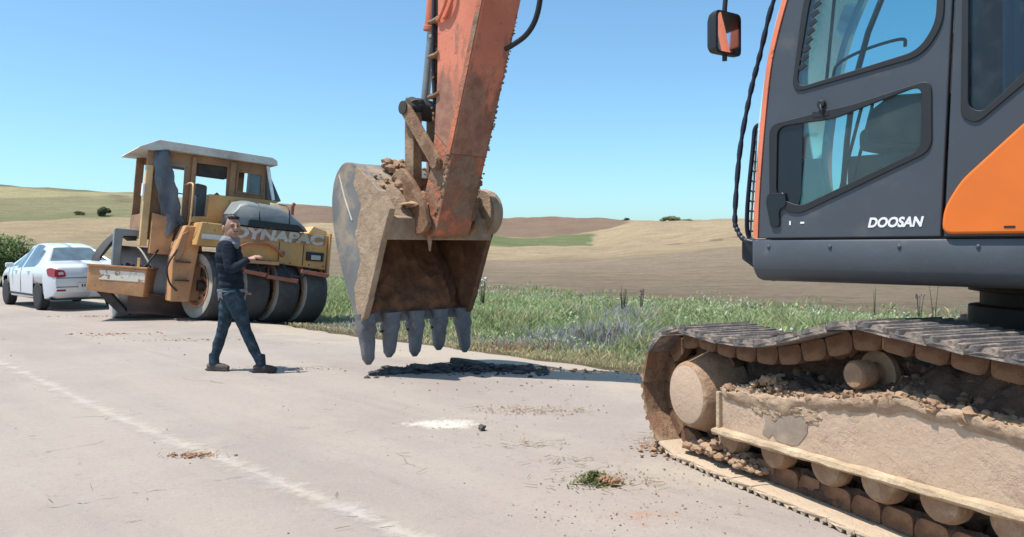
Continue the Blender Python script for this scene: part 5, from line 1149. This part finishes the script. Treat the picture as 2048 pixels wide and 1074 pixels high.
def verge():
    n = 820000; u = RNG.uniform(-8, 36, n); v = 7.75 + RNG.uniform(0, 1, n) ** 1.15 * 18; x, y = xy(u, v)
    keep = (y > 6) & (RNG.uniform(0, 1, n) < np.clip(11.0 / y, .12, 1)) & (np.abs(x / y) < .95); u, v, x, y = u[keep], v[keep], x[keep], y[keep]
    big = nz(x, y, .35, 3); mid = nz(x, y, 1.3, 7); edge = ROAD_EDGE - .02 + .38 * big + .28 * mid; back = 16.5 + 3.5 * big + 1.8 * mid
    f = sstep(0, .5, v - edge) * (1 - sstep(0, 2.5, v - back)); dens = np.maximum(np.clip(.55 + .9 * mid + .5 * big, .15, 1), .75 * (v - edge < 1.6)) * sstep(-.1, .2, v - edge) * (1 - sstep(-2, 7, v - back))
    # nothing grows under the roller's wheels and the excavator's tracks
    rl = Matrix(RM).inverted(); lx = rl[0][0] * x + rl[0][1] * y + rl[0][3]; ly = rl[1][0] * x + rl[1][1] * y + rl[1][3]; dens *= ~((lx > -.2) & (lx < 2.5) & (ly > -.1) & (ly < 3.2))
    k = RNG.uniform(0, 1, len(x)) < dens; u, v, x, y, big, mid, edge = [q[k] for q in (u, v, x, y, big, mid, edge)]
    dd = v - edge; tall = sstep(.3, 3.2, dd) * (1 - .7 * sstep(5.5, 12, dd)); H = (.06 + .215 * tall * (1 + 1.0 * mid)) * RNG.uniform(.5, 1.35, len(x)); H = np.clip(H, .04, .75)
    r = RNG.uniform(0, 1, len(x)); g1 = np.array((.23, .32, .115)); g2 = np.array((.31, .40, .165)); g3 = np.array((.38, .42, .26)); dry = np.array((.52, .45, .25)); red = np.array((.36, .20, .11)); lil = np.array((.36, .34, .37))
    col = np.where((r < .4)[:, None], g1, np.where((r < .75)[:, None], g2, g3)); pd = np.clip(1.0 - dd / 2.2, 0, .9) + .16 + .25 * (mid > .3)
    col = np.where((RNG.uniform(0, 1, len(x)) < pd)[:, None], dry * RNG.uniform(.6, 1.15, (len(x), 1)), col)
    sil = np.exp(-(((x - 1.1) / 1.6) ** 2 + ((y - 13.2) / .9) ** 2)) + .8 * np.exp(-(((x - 2.4) / .7) ** 2 + ((y - 18) / 2.5) ** 2)) + .7 * np.exp(-(((x + 3.0) / .8) ** 2 + ((y - 16.2) / 1.5) ** 2)); col = np.where((RNG.uniform(0, 1, len(x)) < sil * .75)[:, None], lil, col)
    rd = np.exp(-(((x + .05) / .55) ** 2 + ((y - 12.2) / .5) ** 2)); col = np.where((RNG.uniform(0, 1, len(x)) < rd * .7)[:, None], red, col)
    col = col * RNG.uniform(.7, 1.25, (len(x), 1)); W = np.clip(.0035 + .0011 * (y - 8), .004, .016) * RNG.uniform(.7, 1.4, len(x))
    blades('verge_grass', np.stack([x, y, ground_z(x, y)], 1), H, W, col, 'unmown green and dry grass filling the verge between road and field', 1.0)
    # broad-leaved weeds mixed in: small tilted leaves
    n = 130000; u = RNG.uniform(-6, 30, n); v = 9.3 + RNG.uniform(0, 1, n) * 11; x, y = xy(u, v); k = (y > 7) & (np.abs(x / y) < .9) & (RNG.uniform(0, 1, n) < np.clip(12 / y, .2, 1)); x, y, u, v = x[k], y[k], u[k], v[k]
    m2 = nz(x, y, .8, 11); k = (m2 > -.1); lx = rl[0][0] * x + rl[0][1] * y + rl[0][3]; ly = rl[1][0] * x + rl[1][1] * y + rl[1][3]; k &= ~((lx > -.2) & (lx < 2.5) & (ly > -.1) & (ly < 3.2)); x, y, m2 = x[k], y[k], m2[k]
    n = len(x); z = ground_z(x, y) + RNG.uniform(.05, .5, n) * np.clip(m2 * 2.2, .2, 1); a = RNG.uniform(0, 6.28, n); t = RNG.uniform(.2, 1.2, n); L = RNG.uniform(.025, .06, n); w = L * RNG.uniform(.3, .6, n)
    d = np.stack([np.cos(a) * np.cos(t), np.sin(a) * np.cos(t), np.sin(t)], 1); s = np.stack([-np.sin(a), np.cos(a), np.zeros(n)], 1); c = np.stack([x, y, z], 1)
    V = np.stack([c - d * L[:, None], c + s * w[:, None], c + d * L[:, None], c - s * w[:, None]], 1).reshape(-1, 3); F = np.arange(4 * n).reshape(n, 4)
    col = np.where((RNG.uniform(0, 1, n) < .05)[:, None], np.array((.62, .62, .55)), np.where((m2 > .35)[:, None], np.array((.30, .37, .17)), np.array((.37, .42, .27)))) * RNG.uniform(.7, 1.3, (n, 1))
    tag(raw_mesh('verge_weeds', V, F, 'leaf', colors=np.repeat(col, 4, 0)), 'low leafy weeds and pale seed heads among the verge grass', kind='stuff')
verge()
def leaf_cloud(c, rad, n, size, tones, rs, clumps=14):
    """leaves in uneven clumps; returns V, F, colours"""
    cc = []; 
    for k in range(clumps):
        p = rs.normal(0, 1, 3); p /= np.linalg.norm(p); p[2] = abs(p[2]) * .9 - .15; cc.append((p * rs.uniform(.45, .95), rs.uniform(.22, .48)))
    P = []; T = []
    for i in range(n):
        q, r = cc[rs.integers(clumps)]; g = rs.normal(0, 1, 3); g /= np.linalg.norm(g); P.append(q + g * r * rs.uniform(.55, 1.0) ** .5); 
    P = np.array(P) * np.array(rad) + np.array(c); P[:, 2] = np.maximum(P[:, 2], c[2] - rad[2] * .45)
    a = rs.uniform(0, 6.28, n); t = rs.uniform(-.6, 1.1, n); L = rs.uniform(.6, 1.3, n) * size; w = L * .45
    d = np.stack([np.cos(a) * np.cos(t), np.sin(a) * np.cos(t), np.sin(t)], 1); s = np.stack([-np.sin(a), np.cos(a), rs.uniform(-.4, .4, n)], 1)
    V = np.stack([P - d * L[:, None], P + s * w[:, None], P + d * L[:, None], P - s * w[:, None]], 1).reshape(-1, 3); F = np.arange(4 * n).reshape(n, 4)
    tn = np.array(tones)[rs.integers(len(tones), size=n)] * rs.uniform(.65, 1.3, (n, 1)); return V, F, np.repeat(tn, 4, 0)
def bush(name, x, y, rad, n, size, tones, label, group=None, seed=1, dz=0.0):
    rs = np.random.default_rng(seed); z = float(ground_z(np.array([x]), np.array([y]))[0]) + dz
    e = empty(name, Matrix.Translation((x, y, z))); tag(e, label, 'bush', group)
    V, F, C = leaf_cloud((0, 0, rad[2] * .5), rad, n, size, tones, rs); raw_mesh('foliage', V, F, 'leaf', e, C)
    m = MB()
    for k in range(7): a = k * .9; m.tube([(.1 * rad[0] * math.cos(a), .1 * rad[1] * math.sin(a), -.05), (.3 * rad[0] * math.cos(a), .3 * rad[1] * math.sin(a), rad[2] * .5), (.55 * rad[0] * math.cos(a + .3), .55 * rad[1] * math.sin(a + .3), rad[2] * 1.0)], [.03 * rad[0], .02 * rad[0], .008 * rad[0]], 6)
    m.build('stem', 'bark', e)
G1 = [(.11, .17, .05), (.15, .22, .07), (.09, .14, .045), (.19, .26, .10)]; G2 = [(.15, .185, .10), (.19, .225, .13), (.12, .15, .085)]
bush('leafy_bush', -19.7, 30.5, (1.9, 1.6, 1.75), 9000, .075, G1, 'dense bright green bush rising behind the white car', seed=3)
bush('leafy_bush', -17.2, 31.0, (1.2, 1.2, .85), 4500, .07, G1, 'lower green bush beside the dense bush, just above the car roof', seed=4)
bush('hillside_shrub', -76.5, 150, (1.35, 1.3, 1.35), 1500, .20, G2, 'round dark shrub standing alone on the green hillside', seed=5)
bush('hillside_shrub', -81.5, 150, (1.2, .8, .45), 500, .18, G2, 'small low shrub to the side of the round hillside shrub', seed=6)
bush('ridge_shrub', 56.5, 284, (3.6, 2.5, 1.3), 1600, .38, [(.22, .25, .13), (.27, .29, .16)], 'long dark green thicket on the crest near the cab', seed=7)
bush('ridge_shrub', 62.5, 286, (3.0, 2, .8), 900, .36, [(.18, .19, .10), (.22, .22, .12)], 'lower thicket on the crest between long thicket and cab', seed=8)
bush('ridge_shrub', 41.5, 288, (1.4, 1.2, .7), 400, .3, G2, 'tiny shrub on the brown crest far beyond the bucket', seed=9)
def weed(x, y, h, n, label, seed, flower=None, tones=G1, lean=0.0, name='tall_weed', bare=False):
    rs = random.Random(seed); z = float(ground_z(np.array([x]), np.array([y]))[0]); e = empty(name, Matrix.Translation((x, y, z))); tag(e, label, 'weed', 'tall weeds standing out of the verge')
    m = MB(); V = []; C = []; tips = []
    for k in range(n):
        a = rs.uniform(0, 6.28); r = rs.uniform(.02, .16) * h; L = h * rs.uniform(.75, 1); p = [(0.03 * math.cos(a), .03 * math.sin(a), -.03), (r * .5 * math.cos(a) + lean * .4, r * .5 * math.sin(a), L * .5), (r * math.cos(a) + lean, r * math.sin(a), L)]
        P = crv(p, 4); m.tube(P, list(np.linspace(.011, .005, len(P))), 5); tips.append(p[2])
        for j in range(0 if bare else 22):
            t = rs.uniform(.15, 1); q = P[int(t * (len(P) - 1))]; b = rs.uniform(0, 6.28); l = .09 * (1.2 - t) * rs.uniform(.6, 1.2); u_ = rs.uniform(-.1, .8); d = Vector((math.cos(b), math.sin(b), u_)) * l; s_ = Vector((-math.sin(b), math.cos(b), 0)) * l * .22
            V += [tuple(q), tuple(q + d * .5 + s_), tuple(q + d), tuple(q + d * .5 - s_)]; tn = rs.choice(tones); C += [tn] * 4
        if bare:
            for j in range(3): q = P[int((.4 + .2 * j) * (len(P) - 1))]; b = rs.uniform(0, 6.28); e2 = q + Vector((math.cos(b) * .10, math.sin(b) * .05, .12)); m.tube([q, e2], [.006, .004], 5); tips.append(tuple(e2))
    m.build('stem', 'bark', e)
    if V: raw_mesh('foliage', V, np.arange(len(V)).reshape(-1, 4), 'leaf', e, C)
    if flower:
        f = MB()
        for t in tips:
            for j in range(3): f.blob((t[0] + rs.uniform(-.03, .03), t[1] + rs.uniform(-.03, .03), t[2] + rs.uniform(-.03, .02)), rs.uniform(.012, .022), 1, .3, j)
        f.build('flower_heads', flower, e)['kind'] = 'stuff'
M_['petal'] = simple('white_petals', (.75, .76, .70), .8); M_['thistle'] = simple('thistle_head', (.13, .08, .12), .9)
weed(-.78, 20.6, .95, 9, 'white-flowering weed standing tall in the green verge beside the bucket', 1, 'petal')
weed(2.55, 18.4, .80, 8, 'grey-green feathery weed tallest in the middle of the verge', 2, None, [(.17, .20, .14), (.20, .23, .17)])
weed(3.05, 18.9, .72, 6, 'grey-green thistly weed just beside the tallest feathery weed', 3, 'thistle', [(.17, .20, .14), (.2, .22, .17)])
weed(8.15, 18.0, .85, 2, 'slim yellow-green stalk below the cab, first from the bucket side', 4, None, [(.24, .28, .05), (.2, .24, .05)])
weed(8.75, 17.2, .72, 4, 'bushy low weed with dry tips, middle one below the cab', 5, 'thistle')
weed(9.6, 18.2, .95, 2, 'tall straight green stalk below the white door lettering', 6, None)
weed(6.62, 11.3, .62, 3, 'bare dry thistle branch leaning behind the track', 7, 'thistle', bare=True, lean=-.12)
weed(7.05, 11.2, .70, 3, 'dry forked thistle stalk nearest the slewing ring behind the track', 8, 'thistle', bare=True)
# ---------------------------------------------------------------- things lying on the road
def road_z(x, y): u, v = uv(x, y); return float(near_z(np.array(u), np.array(v)))
m = MB()                                                          # few asphalt lumps; most of the dark spread paints the bucket's shadow
rs = random.Random(5)
for k in range(1300):
    t = rs.random(); x = -1.55 + 1.95 * t; y = 8.85 + .62 * t * .35 + rs.gauss(0, .16) + .25 * math.sin(t * 3.1); hgt = .045 * math.sin(math.pi * min(1, t * 1.05)) * math.exp(-((y - 9.15) / .28) ** 2); r = min(.055, rs.expovariate(1 / .011) + .005)
    m.blob((x, y, road_z(x, y) + hgt * rs.random() + r * .2), (r * rs.uniform(.8, 1.6), r * rs.uniform(.7, 1.2), r * rs.uniform(.35, .7)), 2 if r > .04 else 1, .5, k)
tag(m.build('rubble_and_shadow', 'rubble', None, 50), 'few asphalt lumps and painted dark shadow on the road under the bucket teeth', kind='stuff')
for x, y, r, rot, lb in ((-.50, 9.35, .17, .3, 'largest flat black asphalt slab lying under the far bucket tooth'), (-.95, 9.02, .11, 1.1, 'smaller tilted asphalt slab in the rubble below the middle teeth')):
    m = MB(Matrix.Translation((x, y, road_z(x, y) + .05)) @ Matrix.Rotation(rot, 4, 'Z') @ Matrix.Rotation(.18, 4, 'Y')); n = 9
    pl = [(r * 1.5 * math.cos(2 * math.pi * k / n) * rs.uniform(.75, 1.1), r * math.sin(2 * math.pi * k / n) * rs.uniform(.75, 1.1)) for k in range(n)]; m.prism(pl, -.03, .03, 'xy'); tag(m.build('asphalt_slab', 'rubble', None, bevel=.008), lb, 'slab', 'asphalt slabs dug up by the bucket')
def crumbs(name, mat, spots, label, seed, flat=.6):
    rs = random.Random(seed); m = MB()
    for (cx, cy, rx, ry, n, r0, r1) in spots:
        for k in range(n):
            x, y = cx + rs.gauss(0, rx), cy + rs.gauss(0, ry); r = r0 + (r1 - r0) * rs.random() ** 3; m.blob((x, y, road_z(x, y) + r * .25 + .004), (r * rs.uniform(.8, 1.5), r, r * flat), 1, .5, k)
    tag(m.build(name, mat, None, 60), label, kind='stuff')
crumbs('red_soil_crumbs', 'red_soil', ((.62, 4.2, .40, .16, 260, .0012, .006), (.62, 4.85, .22, .10, 160, .0015, .008), (.15, 6.85, .30, .12, 260, .002, .010), (1.05, 4.7, .25, .3, 100, .0015, .007), (-2.15, 5.37, .10, .03, 90, .005, .018), (-6.35, 12.85, .35, .15, 90, .006, .022), (-4.95, 12.1, .3, .1, 40, .006, .02), (.75, 9.25, .6, .12, 200, .006, .025), (-8.6, 16.2, .4, .12, 40, .008, .022)), 'reddish soil crumbs dropped in patches across the road', 11)
crumbs('loose_stones', 'stone', ((0, 6.0, 1.6, 1.6, 100, .0015, .007), (-1.8, 6.5, 1.6, 1.8, 70, .002, .008), (-.2, 6.15, .25, .10, 12, .003, .009), (.6, 8.2, .9, .5, 110, .003, .014), (1.1, 5.4, .15, .3, 90, .002, .010), (-3.5, 10.5, 2.5, 1.5, 60, .004, .013), (-2.5, 9.2, .35, .08, 40, .006, .02)), 'small grey stones and grit scattered over the road', 12)
crumbs('pale_powder', 'soil_light', ((-.5, 6.38, .26, .10, 240, .0015, .006), (-.1, 5.9, .2, .1, 60, .002, .007)), 'pale crushed clay around the white patch on the road', 13, .4)
m = MB(); m.blob((-.23, 6.13, .022), (.03, .03, .024), 2, .5, 3); tag(m.build('stone', 'rubble', None, 60), 'single dark stone beside the white powder patch', 'stone')
def straw(name, spots, label, seed, tones, L0=.02, L1=.09):
    rs = np.random.default_rng(seed); V = []; C = []
    for cx, cy, rx, ry, n in spots:
        for k in range(n):
            x, y = cx + rs.normal(0, rx), cy + rs.normal(0, ry); a = rs.uniform(0, 6.28); L = rs.uniform(L0, L1); w = rs.uniform(.0012, .003); z = road_z(x, y) + .012 + rs.uniform(0, .012); d = np.array((math.cos(a) * L, math.sin(a) * L, rs.uniform(-.005, .012))); s = np.array((-math.sin(a) * w, math.cos(a) * w, .001)); p = np.array((x, y, z))
            V += [p - s, p + d - s, p + d + s, p + s]; C += [np.array(tones[rs.integers(len(tones))]) * rs.uniform(.6, 1.2)] * 4
    tag(raw_mesh(name, np.array(V), np.arange(len(V)).reshape(-1, 4), 'leaf', colors=np.array(C)), label, kind='stuff')
straw('dry_straw', ((.1, 5.67, .16, .03, 50), (.18, 6.85, .35, .08, 90), (.35, 5.2, .2, .08, 40), (1.0, 5.8, .1, .12, 40), (-2.15, 5.37, .12, .04, 20), (-4.9, 12.0, .4, .1, 40), (-2.3, 9.25, .3, .05, 30), (.55, 4.7, .18, .1, 60), (0, 5.5, 1.8, 1.2, 60)), 'bits of dry straw and roots littering the road', 21, [(.36, .27, .12), (.25, .16, .08), (.42, .34, .18)])
# uprooted weed with soil on its roots
e = empty('uprooted_weed', Matrix.Translation((.52, 4.77, .006))); tag(e, 'small uprooted green weed lying on the road before the excavator track', 'weed')
rs = np.random.default_rng(8); V = []; C = []
for k in range(420):
    a = rs.uniform(0, 6.28); r = abs(rs.normal(0, .06)); p = np.array((r * math.cos(a) * 1.3 - .03, r * math.sin(a), .004 + rs.uniform(0, .06) * math.exp(-(r / .08) ** 2))); L = rs.uniform(.008, .024); b = rs.uniform(0, 6.28); t = rs.uniform(-.3, .9); d = np.array((math.cos(b) * math.cos(t), math.sin(b) * math.cos(t), math.sin(t))) * L; s = np.array((-math.sin(b), math.cos(b), 0)) * L * .35
    V += [p - d, p + s, p + d, p - s]; C += [np.array(((.16, .19, .06), (.11, .15, .04), (.24, .22, .09))[rs.integers(3)]) * rs.uniform(.7, 1.3)] * 4
raw_mesh('foliage', np.array(V), np.arange(len(V)).reshape(-1, 4), 'leaf', e, np.array(C))
m = MB()
for k in range(60): r = random.uniform(.004, .016); m.blob((.05 + random.gauss(0, .03), -.05 + random.gauss(0, .022), r * .5 + random.uniform(0, .03)), r, 1, .5, k)
m.build('root_soil', 'red_soil', e, 60)['kind'] = 'stuff'
